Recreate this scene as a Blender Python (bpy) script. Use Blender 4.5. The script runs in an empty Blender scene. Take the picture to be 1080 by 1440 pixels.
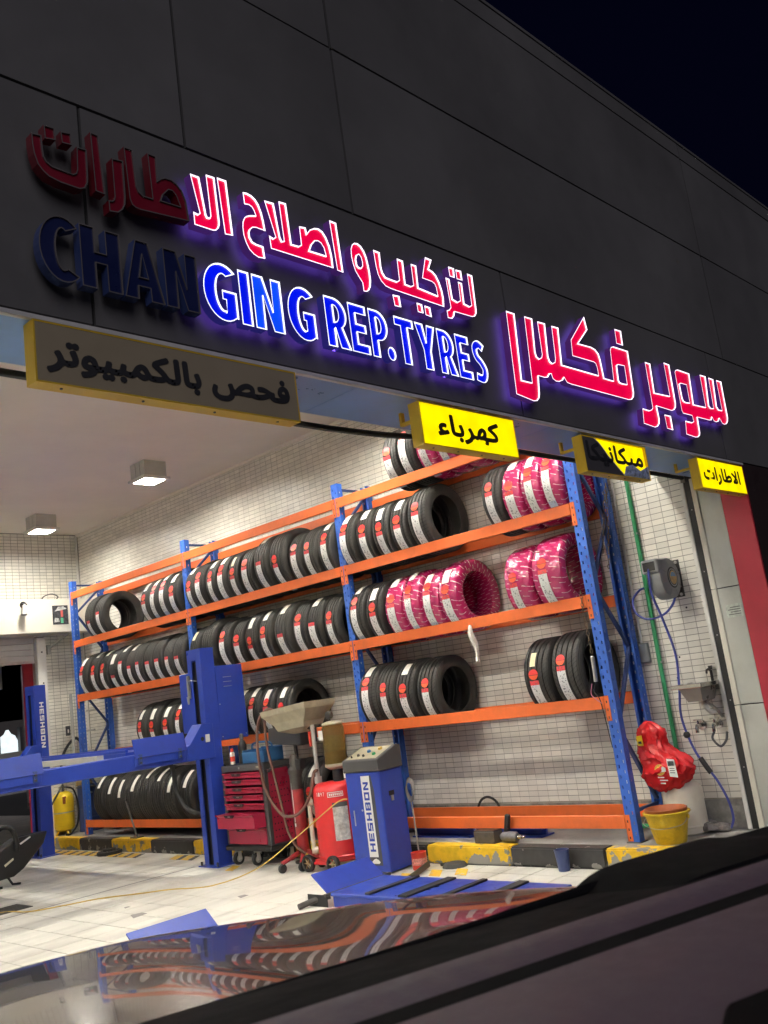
import bpy, bmesh, math, random
from mathutils import Matrix, Vector
from mathutils.geometry import tessellate_polygon
from mathutils import noise
random.seed(7)
SC = bpy.context.scene
COL = SC.collection
R = math.radians

# ------------------------------------------------------------------ camera, sky, sun, exposure
YAW, PITCH, ROLL, FPX, EYE = 0.82243694, 0.19387017, -0.13509083, 1287.797, 1.5
fw = Vector((math.sin(YAW)*math.cos(PITCH), math.cos(YAW)*math.cos(PITCH), math.sin(PITCH)))
rt = Vector((math.cos(YAW), -math.sin(YAW), 0)); up = rt.cross(fw)
r2 = rt*math.cos(ROLL)+up*math.sin(ROLL); u2 = -rt*math.sin(ROLL)+up*math.cos(ROLL)
cd = bpy.data.cameras.new("camera"); cam = bpy.data.objects.new("camera", cd); COL.objects.link(cam)
cam.matrix_world = Matrix(((r2.x, u2.x, -fw.x, 0), (r2.y, u2.y, -fw.y, 0), (r2.z, u2.z, -fw.z, EYE), (0, 0, 0, 1)))
cd.sensor_fit = 'VERTICAL'; cd.sensor_height = 36; cd.lens = FPX/1440*36
cd.dof.use_dof = True; cd.dof.focus_distance = 7.5; cd.dof.aperture_fstop = 8.5
cd.clip_start = 0.02; cd.clip_end = 2000
SC.camera = cam
SC.render.resolution_x = 768; SC.render.resolution_y = 1024

W = bpy.data.worlds.new("World"); SC.world = W; W.use_nodes = True
nt = W.node_tree; bg = nt.nodes['Background']
sky = nt.nodes.new('ShaderNodeTexSky'); sky.sky_type = 'NISHITA'; sky.sun_disc = False
sky.sun_elevation = R(-3.6); sky.sun_rotation = R(215); sky.ozone_density = 4
nt.links.new(sky.outputs[0], bg.inputs[0]); bg.inputs[1].default_value = 0.15

sd = bpy.data.lights.new("sun", 'SUN'); sun = bpy.data.objects.new("sun", sd); COL.objects.link(sun)
sd.energy = 0.62; sd.angle = R(45); sd.color = (0.97, 0.93, 1.0)
sun.rotation_euler = Vector((0.45, 0.75, -0.55)).to_track_quat('-Z', 'Y').to_euler()

SC.view_settings.view_transform = 'Standard'; SC.view_settings.look = 'None'
SC.view_settings.gamma = 1; SC.view_settings.use_curve_mapping = False
SC.view_settings.exposure = 0.25
SC.cycles.use_denoising = True
SC.cycles.max_bounces = 10; SC.cycles.diffuse_bounces = 5; SC.cycles.glossy_bounces = 4
SC.cycles.sample_clamp_indirect = 8

# ------------------------------------------------------------------ helpers
class MB:
    def __init__(s): s.v = []; s.f = []; s.M = Matrix(); s.uv = {}
    def at(s, M): s.M = M; return s
    def add(s, vs, fs):
        b = len(s.v)
        s.v += [s.M @ Vector(p) for p in vs]
        s.f += [tuple(b+i for i in f) for f in fs]
        return s
    def box(s, a, b):
        (x0, y0, z0), (x1, y1, z1) = a, b
        return s.add([(x0,y0,z0),(x1,y0,z0),(x1,y1,z0),(x0,y1,z0),(x0,y0,z1),(x1,y0,z1),(x1,y1,z1),(x0,y1,z1)],
                     [(0,3,2,1),(4,5,6,7),(0,1,5,4),(1,2,6,5),(2,3,7,6),(3,0,4,7)])
    def cyl(s, p0, p1, r0, r1=None, n=16, cap=True):
        r1 = r0 if r1 is None else r1
        p0 = Vector(p0); p1 = Vector(p1); d = (p1-p0).normalized()
        a = d.orthogonal().normalized(); c = d.cross(a)
        vs = []
        for p, r in ((p0, r0), (p1, r1)):
            for i in range(n):
                t = 2*math.pi*i/n; vs.append(p+(a*math.cos(t)+c*math.sin(t))*r)
        fs = [(i, (i+1) % n, n+(i+1) % n, n+i) for i in range(n)]
        if cap: fs += [tuple(reversed(range(n))), tuple(range(n, 2*n))]
        return s.add(vs, fs)
    def tube(s, pts, r, n=8, closed=False):
        P = [Vector(p) for p in pts]; k = len(P); vs = []; fs = []
        prev = None
        for i, p in enumerate(P):
            if closed: d = P[(i+1) % k]-P[i-1]
            else: d = P[min(i+1, k-1)]-P[max(i-1, 0)]
            d.normalize()
            if prev is None: a = d.orthogonal().normalized()
            else:
                a = prev-d*prev.dot(d)
                a = a.normalized() if a.length > 1e-6 else d.orthogonal().normalized()
            prev = a; c = d.cross(a)
            rr = r[i] if isinstance(r, (list, tuple)) else r
            vs += [p+(a*math.cos(2*math.pi*j/n)+c*math.sin(2*math.pi*j/n))*rr for j in range(n)]
        for i in range(k if closed else k-1):
            q = (i+1) % k
            fs += [(i*n+j, i*n+(j+1) % n, q*n+(j+1) % n, q*n+j) for j in range(n)]
        if not closed: fs += [tuple(reversed(range(n))), tuple(range((k-1)*n, k*n))]
        return s.add(vs, fs)
    def lathe(s, prof, c=(0,0,0), axis='z', n=32, close=False):
        c = Vector(c); vs = []; fs = []; k = len(prof)
        for i in range(n):
            t = 2*math.pi*i/n; ct, st = math.cos(t), math.sin(t)
            for r, h in prof:
                p = {'z': (r*ct, r*st, h), 'y': (r*ct, h, r*st), 'x': (h, r*ct, r*st)}[axis]
                vs.append(c+Vector(p))
        kk = k if close else k-1
        for i in range(n):
            j = (i+1) % n
            for q in range(kk):
                w = (q+1) % k
                fs.append((i*k+q, j*k+q, j*k+w, i*k+w))
        return s.add(vs, fs)
    def prism(s, poly, d0, d1, plane='xz', holes=()):
        """polygon in 2D extruded along the third axis from d0 to d1"""
        def P(p, d): return {'xz': (p[0], d, p[1]), 'yz': (d, p[0], p[1]), 'xy': (p[0], p[1], d)}[plane]
        loops = [list(poly)]+[list(h) for h in holes]
        flat = [p for l in loops for p in l]
        tris = tessellate_polygon([[Vector((p[0], p[1], 0)) for p in l] for l in loops])
        n = len(flat)
        vs = [P(p, d0) for p in flat]+[P(p, d1) for p in flat]
        fs = [tuple(t) for t in tris]+[tuple(i+n for i in reversed(t)) for t in tris]
        b = 0
        for l in loops:
            m = len(l)
            fs += [(b+i, b+(i+1) % m, n+b+(i+1) % m, n+b+i) for i in range(m)]
            b += m
        return s.add(vs, fs)
    def mesh(s, name, origin=(0,0,0), bevel=0, smooth=False, seg=1):
        o = Vector(origin)
        me = bpy.data.meshes.new(name)
        me.from_pydata([tuple(p-o) for p in s.v], [], s.f)
        bm = bmesh.new(); bm.from_mesh(me)
        bmesh.ops.recalc_face_normals(bm, faces=bm.faces)
        if bevel:
            es = [e for e in bm.edges if len(e.link_faces) == 2 and e.calc_face_angle(0) > 0.5]
            bmesh.ops.bevel(bm, geom=es, offset=bevel, segments=seg, affect='EDGES', clamp_overlap=True)
        bm.to_mesh(me); bm.free()
        if smooth:
            me.shade_smooth()
            try: me.set_sharp_from_angle(angle=R(38))
            except Exception: pass
        return me

ORG = {}
def tag(o, label=None, cat=None, group=None, kind=None):
    if label: o['label'] = label
    if cat: o['category'] = cat
    if group: o['group'] = group
    if kind: o['kind'] = kind
    return o
def thing(name, label, cat, loc=(0,0,0), group=None, kind=None):
    o = bpy.data.objects.new(name, None); COL.objects.link(o); o.location = loc
    o.empty_display_size = 0.1
    ORG[o] = Vector(loc); return tag(o, label, cat, group, kind)
def obj(name, mb, mat, parent=None, bevel=0, smooth=False, seg=1, me=None):
    og = ORG[parent] if parent is not None else Vector((0,0,0))
    if me is None: me = mb.mesh(name, og, bevel, smooth, seg)
    if not me.materials: me.materials.append(mat)
    o = bpy.data.objects.new(name, me); COL.objects.link(o)
    if parent is not None: o.parent = parent
    ORG[o] = og; return o
def solo(name, mb, mat, label, cat, group=None, bevel=0, smooth=False, kind=None):
    o = obj(name, mb, mat, None, bevel, smooth); return tag(o, label, cat, group, kind)
def copy_tree(o, parent=None):
    c = o.copy(); COL.objects.link(c); c.parent = parent
    for ch in list(o.children): copy_tree(ch, c)
    return c
def frame(origin, xdir, zdir=(0,0,1)):
    x = Vector(xdir).normalized(); z = Vector(zdir).normalized(); y = z.cross(x).normalized(); z = x.cross(y)
    return Matrix(((x.x,y.x,z.x,origin[0]),(x.y,y.y,z.y,origin[1]),(x.z,y.z,z.z,origin[2]),(0,0,0,1)))
def project(p):
    d = Vector(p)-Vector((0,0,EYE)); z = d.dot(fw)
    if z <= 0.01: return None
    return (540+FPX*d.dot(r2)/z, 720-FPX*d.dot(u2)/z)
def spline(pts, n=8):
    P = [Vector(p) for p in pts]; out = []
    for i in range(len(P)-1):
        a = P[max(i-1,0)]; b = P[i]; c = P[i+1]; d = P[min(i+2,len(P)-1)]
        for j in range(n):
            t = j/n
            out.append(0.5*((2*b)+(c-a)*t+(2*a-5*b+4*c-d)*t*t+(3*b-a-3*c+d)*t**3))
    out.append(P[-1]); return out

# ------------------------------------------------------------------ materials
MATS = {}
def nn(t, kind, **kw):
    n = t.nodes.new(kind)
    for k, v in kw.items(): setattr(n, k, v)
    return n
def mat(name, col, rough=0.5, metal=0.0, var=0.12, scale=6.0, bump=0.0, bscale=60.0, dirt=0.0, dcol=(0.06,0.05,0.04), coat=0.0, rvar=0.1, spec=0.5, obvar=0.0, dscale=2.5, chips=0.0, ccol=(0.34,0.34,0.34)):
    if name in MATS: return MATS[name]
    m = bpy.data.materials.new(name); m.use_nodes = True; t = m.node_tree; b = t.nodes['Principled BSDF']
    tc = nn(t, 'ShaderNodeNewGeometry')
    no = nn(t, 'ShaderNodeTexNoise'); no.inputs['Scale'].default_value = scale; no.inputs['Detail'].default_value = 6; no.inputs['Roughness'].default_value = 0.65
    t.links.new(tc.outputs['Position'], no.inputs['Vector'])
    mr = nn(t, 'ShaderNodeMapRange'); mr.inputs[1].default_value = 0.3; mr.inputs[2].default_value = 0.7
    mr.inputs[3].default_value = 1-var; mr.inputs[4].default_value = 1+var
    t.links.new(no.outputs['Fac'], mr.inputs[0])
    mul = nn(t, 'ShaderNodeVectorMath', operation='SCALE'); mul.inputs[0].default_value = col[:3]
    t.links.new(mr.outputs[0], mul.inputs['Scale'])
    out = mul.outputs[0]
    if obvar:
        oi = nn(t, 'ShaderNodeObjectInfo'); gi = nn(t, 'ShaderNodeNewGeometry')
        ad = nn(t, 'ShaderNodeMath', operation='ADD'); fr = nn(t, 'ShaderNodeMath', operation='FRACT')
        t.links.new(oi.outputs['Random'], ad.inputs[0]); t.links.new(gi.outputs['Random Per Island'], ad.inputs[1]); t.links.new(ad.outputs[0], fr.inputs[0])
        m2 = nn(t, 'ShaderNodeMapRange'); m2.inputs[3].default_value = 1-obvar; m2.inputs[4].default_value = 1+obvar
        t.links.new(fr.outputs[0], m2.inputs[0])
        mu = nn(t, 'ShaderNodeVectorMath', operation='SCALE'); t.links.new(out, mu.inputs[0]); t.links.new(m2.outputs[0], mu.inputs['Scale']); out = mu.outputs[0]
    if dirt:
        n2 = nn(t, 'ShaderNodeTexNoise'); n2.inputs['Scale'].default_value = dscale; n2.inputs['Detail'].default_value = 9; n2.inputs['Roughness'].default_value = 0.72
        t.links.new(tc.outputs['Position'], n2.inputs['Vector'])
        rp = nn(t, 'ShaderNodeMapRange'); rp.inputs[1].default_value = 0.5; rp.inputs[2].default_value = 0.75; rp.inputs[3].default_value = 0; rp.inputs[4].default_value = dirt
        t.links.new(n2.outputs['Fac'], rp.inputs[0])
        mx = nn(t, 'ShaderNodeMix', data_type='RGBA'); mx.inputs['B'].default_value = (*dcol, 1)
        t.links.new(rp.outputs[0], mx.inputs['Factor']); t.links.new(out, mx.inputs['A']); out = mx.outputs['Result']
    if chips:
        n4 = nn(t, 'ShaderNodeTexNoise'); n4.inputs['Scale'].default_value = 11; n4.inputs['Detail'].default_value = 12; n4.inputs['Roughness'].default_value = 0.75
        t.links.new(tc.outputs['Position'], n4.inputs['Vector'])
        r4 = nn(t, 'ShaderNodeMapRange'); r4.inputs[1].default_value = chips; r4.inputs[2].default_value = chips+0.03; t.links.new(n4.outputs['Fac'], r4.inputs[0])
        m4 = nn(t, 'ShaderNodeMix', data_type='RGBA'); m4.inputs['B'].default_value = (*ccol, 1)
        t.links.new(r4.outputs[0], m4.inputs['Factor']); t.links.new(out, m4.inputs['A']); out = m4.outputs['Result']
    t.links.new(out, b.inputs['Base Color'])
    r = nn(t, 'ShaderNodeMapRange'); r.inputs[1].default_value = 0.3; r.inputs[2].default_value = 0.7
    r.inputs[3].default_value = max(0.02, rough-rvar); r.inputs[4].default_value = min(1, rough+rvar)
    t.links.new(no.outputs['Fac'], r.inputs[0]); t.links.new(r.outputs[0], b.inputs['Roughness'])
    b.inputs['Metallic'].default_value = metal; b.inputs['Coat Weight'].default_value = coat; b.inputs['Coat Roughness'].default_value = 0.05
    b.inputs['Specular IOR Level'].default_value = spec
    if bump:
        n3 = nn(t, 'ShaderNodeTexNoise'); n3.inputs['Scale'].default_value = bscale; n3.inputs['Detail'].default_value = 5
        t.links.new(tc.outputs['Position'], n3.inputs['Vector'])
        bp = nn(t, 'ShaderNodeBump'); bp.inputs['Strength'].default_value = bump; bp.inputs['Distance'].default_value = 0.01
        t.links.new(n3.outputs['Fac'], bp.inputs['Height']); t.links.new(bp.outputs[0], b.inputs['Normal'])
    MATS[name] = m; return m
def emit(name, col, strength, base=None):
    m = bpy.data.materials.new(name); m.use_nodes = True; t = m.node_tree; b = t.nodes['Principled BSDF']
    b.inputs['Base Color'].default_value = (*(base or col), 1); b.inputs['Roughness'].default_value = 0.3
    tc = nn(t, 'ShaderNodeNewGeometry'); no = nn(t, 'ShaderNodeTexNoise'); no.inputs['Scale'].default_value = 9
    t.links.new(tc.outputs['Position'], no.inputs['Vector'])
    mr = nn(t, 'ShaderNodeMapRange'); mr.inputs[1].default_value = 0.3; mr.inputs[2].default_value = 0.7; mr.inputs[3].default_value = strength*0.85; mr.inputs[4].default_value = strength*1.15
    t.links.new(no.outputs['Fac'], mr.inputs[0])
    b.inputs['Emission Color'].default_value = (*col, 1); t.links.new(mr.outputs[0], b.inputs['Emission Strength'])
    MATS[name] = m; return m

M_CLAD = mat('fascia_composite_panel', (0.16,0.155,0.155), 0.45, 0.25, 0.10, 0.9, 0.03, 25, dirt=0.30, dcol=(0.09,0.085,0.08), spec=0.4, obvar=0.07, dscale=0.8)
M_JOINT = mat('panel_joint_black', (0.01,0.01,0.01), 0.7)
M_TRIM = mat('white_aluminium_trim', (0.7,0.68,0.66), 0.4, 0.2)
M_SOFFIT = mat('blue_soffit_sheet', (0.20,0.36,0.66), 0.35, 0.35, 0.2, 2.2, 0.05, 8, rvar=0.12)
M_DARKWALL = mat('dark_maroon_cladding', (0.035,0.022,0.022), 0.45)
M_GREYCLAD = mat('light_grey_cladding', (0.55,0.56,0.5), 0.4, 0.1, 0.06, 3, dirt=0.25, dcol=(0.25,0.24,0.2))
M_REDCLAD = mat('red_cladding', (0.52,0.03,0.055), 0.4, 0.05, 0.08, 3)
M_RUBBER = mat('black_rubber', (0.018,0.018,0.018), 0.6, 0, 0.2)
M_BLACKPL = mat('black_plastic', (0.012,0.012,0.013), 0.55, 0, 0.2)
M_CEIL = mat('ceiling_paint', (0.95,0.89,0.79), 0.8, 0, 0.04, 1.2, 0.04, 30)
M_TILE = mat('white_glazed_wall_tile', (0.84,0.81,0.72), 0.34, 0, 0.05, 3, 0.0, 10, dirt=0.18, dcol=(0.5,0.43,0.32), obvar=0.075, rvar=0.06, dscale=1.6)
M_GROUT = mat('dark_grout', (0.31,0.285,0.235), 0.85, 0, 0.2, 14)
M_CONC = mat('platform_concrete', (0.30,0.29,0.27), 0.75, 0, 0.2, 5, 0.35, 70, dirt=0.65, dcol=(0.07,0.065,0.06))
M_ASPH = mat('asphalt', (0.05,0.05,0.05), 0.85, 0, 0.25, 20, 0.5, 180)
M_RBLUE = mat('rack_blue_paint', (0.035,0.13,0.55), 0.4, 0, 0.1, 7, 0.03, 40, dirt=0.35, dcol=(0.05,0.06,0.1), chips=0.70, ccol=(0.2,0.22,0.28))
M_RORANGE = mat('rack_orange_paint', (0.80,0.16,0.035), 0.42, 0, 0.08, 6, 0.04, 40, dirt=0.4, dcol=(0.35,0.11,0.05), chips=0.68, ccol=(0.30,0.16,0.10))
M_RDARK = mat('brace_dark_steel', (0.035,0.065,0.20), 0.45, 0.2)
M_LBLUE = mat('lift_blue_paint', (0.02,0.05,0.34), 0.36, 0, 0.14, 5, 0.05, 35, dirt=0.55, dcol=(0.02,0.024,0.08), dscale=5, chips=0.69, ccol=(0.16,0.17,0.24))
M_LGROOVE = mat('dark_groove', (0.015,0.015,0.02), 0.5, 0.2)
M_STEEL = mat('bare_steel', (0.5,0.49,0.47), 0.35, 0.85, 0.2)
M_DSTEEL = mat('dark_oily_steel', (0.08,0.075,0.07), 0.45, 0.6, 0.3, 9, dirt=0.4, dcol=(0.03,0.025,0.02))
M_GALV = mat('grey_steel_sheet', (0.52,0.51,0.47), 0.45, 0.3, 0.08, 4, dirt=0.2, dcol=(0.3,0.28,0.24))
M_WHITE = mat('white_paint', (0.78,0.76,0.70), 0.5, 0, 0.05, 3, dirt=0.15, dcol=(0.4,0.36,0.3))
M_CREAM = mat('cream_box_paint', (0.80,0.76,0.64), 0.5, 0, 0.05, 2)
M_RED = mat('red_trolley_paint', (0.36,0.016,0.055), 0.33, 0, 0.1, 6, dirt=0.15, dcol=(0.12,0.02,0.03))
M_DRED = mat('red_drum_paint', (0.62,0.025,0.03), 0.38, 0, 0.12, 6, 0.05, 30, dirt=0.35, dcol=(0.2,0.03,0.03))
M_DGREY = mat('dark_grey_plastic', (0.055,0.055,0.058), 0.5, 0, 0.15)
M_YEL = mat('yellow_paint', (0.85,0.58,0.02), 0.4, 0, 0.1, 8, dirt=0.15, dcol=(0.25,0.16,0.03))
M_YBKT = mat('yellow_bucket_plastic', (0.62,0.43,0.02), 0.5, 0, 0.2, 10, dirt=0.7, dcol=(0.2,0.15,0.04), dscale=9)
M_GOLD = mat('yellow_sign_cabinet', (0.72,0.47,0.03), 0.4, 0.1, 0.06, 4, dirt=0.15, dcol=(0.3,0.2,0.03))
M_PAN = mat('drain_pan_grey', (0.42,0.38,0.27), 0.5, 0.2, 0.15, 8, dirt=0.4, dcol=(0.15,0.12,0.07))
M_GREEN = mat('green_pipe', (0.05,0.34,0.14), 0.4, 0, 0.1)
M_HOSEB = mat('blue_air_hose', (0.06,0.08,0.36), 0.4, 0, 0.1)
M_HOSER = mat('brown_rubber_hose', (0.13,0.06,0.045), 0.5, 0, 0.15)
M_CHROME = mat('chrome', (0.62,0.60,0.56), 0.22, 1.0, 0.1)
M_JERRY = mat('white_jerrycan_plastic', (0.66,0.62,0.50), 0.5, 0, 0.08, 6, dirt=0.3, dcol=(0.4,0.33,0.2))
M_BAG = mat('red_plastic_bag', (0.62,0.016,0.02), 0.2, 0, 0.12, 6, 0.8, 26)
M_SKIRT = mat('grey_stone_skirting', (0.22,0.215,0.2), 0.6, 0, 0.3, 12, 0.1, 30, dirt=0.6, dcol=(0.5,0.48,0.42), dscale=6)
M_PAPER = mat('paper_white', (0.82,0.81,0.76), 0.6, 0, 0.04)
M_WOOD = mat('dark_wood_block', (0.07,0.06,0.05), 0.7, 0, 0.3, 20)
M_BLUEPL = mat('blue_plastic', (0.03,0.12,0.28), 0.4)
M_NAVY = mat('navy_plastic', (0.04,0.06,0.16), 0.45)
M_REDPL = mat('red_plastic', (0.60,0.05,0.03), 0.4)
M_CABLE = mat('yellow_cable', (0.60,0.42,0.10), 0.5)
M_BROWN = mat('brown_leather', (0.30,0.21,0.10), 0.7, 0, 0.25, 20, 0.3, 40)

def simple(name): return MATS[name]
# ---- special materials
def math_node(t, op, a, b=None):
    n = nn(t, 'ShaderNodeMath', operation=op)
    for i, x in enumerate((a, b)):
        if x is None: continue
        if isinstance(x, (int, float)): n.inputs[i].default_value = x
        else: t.links.new(x, n.inputs[i])
    return n.outputs[0]
def base_mat(name):
    m = bpy.data.materials.new(name); m.use_nodes = True; MATS[name] = m
    t = m.node_tree; return m, t, t.nodes['Principled BSDF']
def polar(t):
    tc = nn(t, 'ShaderNodeTexCoord'); sp = nn(t, 'ShaderNodeSeparateXYZ'); t.links.new(tc.outputs['Object'], sp.inputs[0])
    x, y, z = sp.outputs
    ang = math_node(t, 'DIVIDE', math_node(t, 'ARCTAN2', z, x), 2*math.pi)
    rad = math_node(t, 'SQRT', math_node(t, 'ADD', math_node(t, 'MULTIPLY', x, x), math_node(t, 'MULTIPLY', z, z)))
    return tc, ang, y, rad
def tread_material(name, count, slant, col):
    m, t, b = base_mat(name)
    tc, ang, y, rad = polar(t)
    ay = math_node(t, 'ABSOLUTE', y)
    f = math_node(t, 'FRACT', math_node(t, 'ADD', math_node(t, 'MULTIPLY', ang, count), math_node(t, 'MULTIPLY', ay, slant)))
    sipe = math_node(t, 'LESS_THAN', f, 0.22)
    onT = math_node(t, 'GREATER_THAN', rad, 0.311)
    rib = math_node(t, 'GREATER_THAN', ay, 0.03)
    g = math_node(t, 'MULTIPLY', math_node(t, 'MULTIPLY', sipe, onT), rib)
    ring = math_node(t, 'MULTIPLY', math_node(t, 'SINE', math_node(t, 'MULTIPLY', rad, 420)), 0.12)
    h = math_node(t, 'ADD', math_node(t, 'SUBTRACT', 1.0, g), ring)
    no = nn(t, 'ShaderNodeTexNoise'); no.inputs['Scale'].default_value = 14; no.inputs['Detail'].default_value = 5; t.links.new(tc.outputs['Object'], no.inputs['Vector'])
    h = math_node(t, 'ADD', h, math_node(t, 'MULTIPLY', no.outputs['Fac'], 0.2))
    bp = nn(t, 'ShaderNodeBump'); bp.inputs['Strength'].default_value = 0.8; bp.inputs['Distance'].default_value = 0.006
    t.links.new(h, bp.inputs['Height']); t.links.new(bp.outputs[0], b.inputs['Normal'])
    oi = nn(t, 'ShaderNodeObjectInfo')
    k = math_node(t, 'ADD', math_node(t, 'MULTIPLY', no.outputs['Fac'], 0.6), math_node(t, 'MULTIPLY', oi.outputs['Random'], 0.5))
    k = math_node(t, 'ADD', k, 0.45)
    k = math_node(t, 'MULTIPLY', k, math_node(t, 'SUBTRACT', 1.0, math_node(t, 'MULTIPLY', g, 0.6)))
    sc = nn(t, 'ShaderNodeVectorMath', operation='SCALE'); sc.inputs[0].default_value = col; t.links.new(k, sc.inputs['Scale'])
    t.links.new(sc.outputs[0], b.inputs['Base Color']); b.inputs['Roughness'].default_value = 0.62; b.inputs['Specular IOR Level'].default_value = 0.4
    return m
M_TREAD = [tread_material('tyre_rubber_straight_sipes', 64, 6.0, (0.034,0.032,0.030)), tread_material('tyre_rubber_slanted_sipes', 54, 26.0, (0.030,0.029,0.027)), tread_material('tyre_rubber_fine_sipes', 90, 14.0, (0.038,0.036,0.033))]
def wrap_material():
    m, t, b = base_mat('magenta_printed_film')
    tc, ang, y, rad = polar(t)
    no = nn(t, 'ShaderNodeTexNoise'); no.inputs['Scale'].default_value = 11; no.inputs['Detail'].default_value = 4; t.links.new(tc.outputs['Object'], no.inputs['Vector'])
    wob = math_node(t, 'MULTIPLY', no.outputs['Fac'], 0.9)
    f = math_node(t, 'ADD', math_node(t, 'MULTIPLY', ang, 46), math_node(t, 'ADD', wob, math_node(t, 'MULTIPLY', y, 9)))
    row = math_node(t, 'FLOOR', f); ff = math_node(t, 'FRACT', f)
    s = math_node(t, 'ADD', math_node(t, 'DIVIDE', math_node(t, 'SUBTRACT', y, rad), 0.088), math_node(t, 'MULTIPLY', row, 0.43))
    u = math_node(t, 'FRACT', s)
    d = math_node(t, 'MULTIPLY', math_node(t, 'LESS_THAN', u, 0.5), math_node(t, 'LESS_THAN', ff, 0.13))
    mx = nn(t, 'ShaderNodeMix', data_type='RGBA'); mx.inputs['A'].default_value = (0.38,0.012,0.095,1); mx.inputs['B'].default_value = (0.75,0.55,0.6,1)
    t.links.new(d, mx.inputs['Factor']); t.links.new(mx.outputs['Result'], b.inputs['Base Color'])
    n2 = nn(t, 'ShaderNodeTexNoise'); n2.inputs['Scale'].default_value = 26; n2.inputs['Detail'].default_value = 3; t.links.new(tc.outputs['Object'], n2.inputs['Vector'])
    bp = nn(t, 'ShaderNodeBump'); bp.inputs['Strength'].default_value = 0.7; bp.inputs['Distance'].default_value = 0.012
    lap = math_node(t, 'MULTIPLY', math_node(t, 'FRACT', math_node(t, 'ADD', math_node(t, 'MULTIPLY', ang, 15), math_node(t, 'MULTIPLY', y, 4))), 0.55)
    t.links.new(math_node(t, 'ADD', n2.outputs['Fac'], lap), bp.inputs['Height']); t.links.new(bp.outputs[0], b.inputs['Normal'])
    b.inputs['Roughness'].default_value = 0.25; b.inputs['Coat Weight'].default_value = 0.5; b.inputs['Coat Roughness'].default_value = 0.1
    return m
M_WRAP = wrap_material()
def label_material():
    m, t, b = base_mat('tyre_label_print')
    uv = nn(t, 'ShaderNodeUVMap'); sp = nn(t, 'ShaderNodeSeparateXYZ'); t.links.new(uv.outputs[0], sp.inputs[0]); v = sp.outputs[1]; u = sp.outputs[0]
    cr = nn(t, 'ShaderNodeValToRGB'); cr.color_ramp.interpolation = 'CONSTANT'
    e = cr.color_ramp.elements; e[0].position = 0; e[0].color = (0.42,0.5,0.62,1); e[1].position = 0.16; e[1].color = (0.8,0.8,0.78,1)
    x = e.new(0.9); x.color = (0.70,0.05,0.06,1)
    t.links.new(v, cr.inputs[0])
    mp = nn(t, 'ShaderNodeMapping'); mp.inputs['Scale'].default_value = (5, 22, 1); t.links.new(uv.outputs[0], mp.inputs[0])
    oi = nn(t, 'ShaderNodeObjectInfo'); t.links.new(oi.outputs['Random'], mp.inputs['Location'])
    no = nn(t, 'ShaderNodeTexNoise'); no.inputs['Scale'].default_value = 1.3; no.inputs['Detail'].default_value = 3; t.links.new(mp.outputs[0], no.inputs['Vector'])
    ink = math_node(t, 'GREATER_THAN', no.outputs['Fac'], 0.58)
    edge = math_node(t, 'MULTIPLY', math_node(t, 'GREATER_THAN', u, 0.14), math_node(t, 'LESS_THAN', u, 0.86))
    ink = math_node(t, 'MULTIPLY', ink, edge); ink = math_node(t, 'MULTIPLY', ink, 0.75)
    mx = nn(t, 'ShaderNodeMix', data_type='RGBA'); mx.inputs['B'].default_value = (0.08,0.09,0.1,1)
    t.links.new(ink, mx.inputs['Factor']); t.links.new(cr.outputs[0], mx.inputs['A']); t.links.new(mx.outputs['Result'], b.inputs['Base Color'])
    b.inputs['Roughness'].default_value = 0.4; return m
M_LABEL = label_material()
def disc_material():
    m, t, b = base_mat('red_round_sticker')
    uv = nn(t, 'ShaderNodeUVMap'); sp = nn(t, 'ShaderNodeSeparateXYZ'); t.links.new(uv.outputs[0], sp.inputs[0]); v = sp.outputs[1]
    cr = nn(t, 'ShaderNodeValToRGB'); cr.color_ramp.interpolation = 'CONSTANT'
    e = cr.color_ramp.elements; e[0].position = 0; e[0].color = (0.75,0.10,0.03,1); e[1].position = 0.42; e[1].color = (0.10,0.02,0.02,1)
    x = e.new(0.47); x.color = (0.68,0.03,0.03,1)
    t.links.new(v, cr.inputs[0]); t.links.new(cr.outputs[0], b.inputs['Base Color']); b.inputs['Roughness'].default_value = 0.4; return m
M_DISC = disc_material()
M_BLANK = mat('blank_label_paper', (0.82,0.80,0.72), 0.5, 0, 0.05)
M_YLAB = mat('yellowed_label_paper', (0.75,0.68,0.42), 0.5, 0, 0.15, 40)
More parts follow.
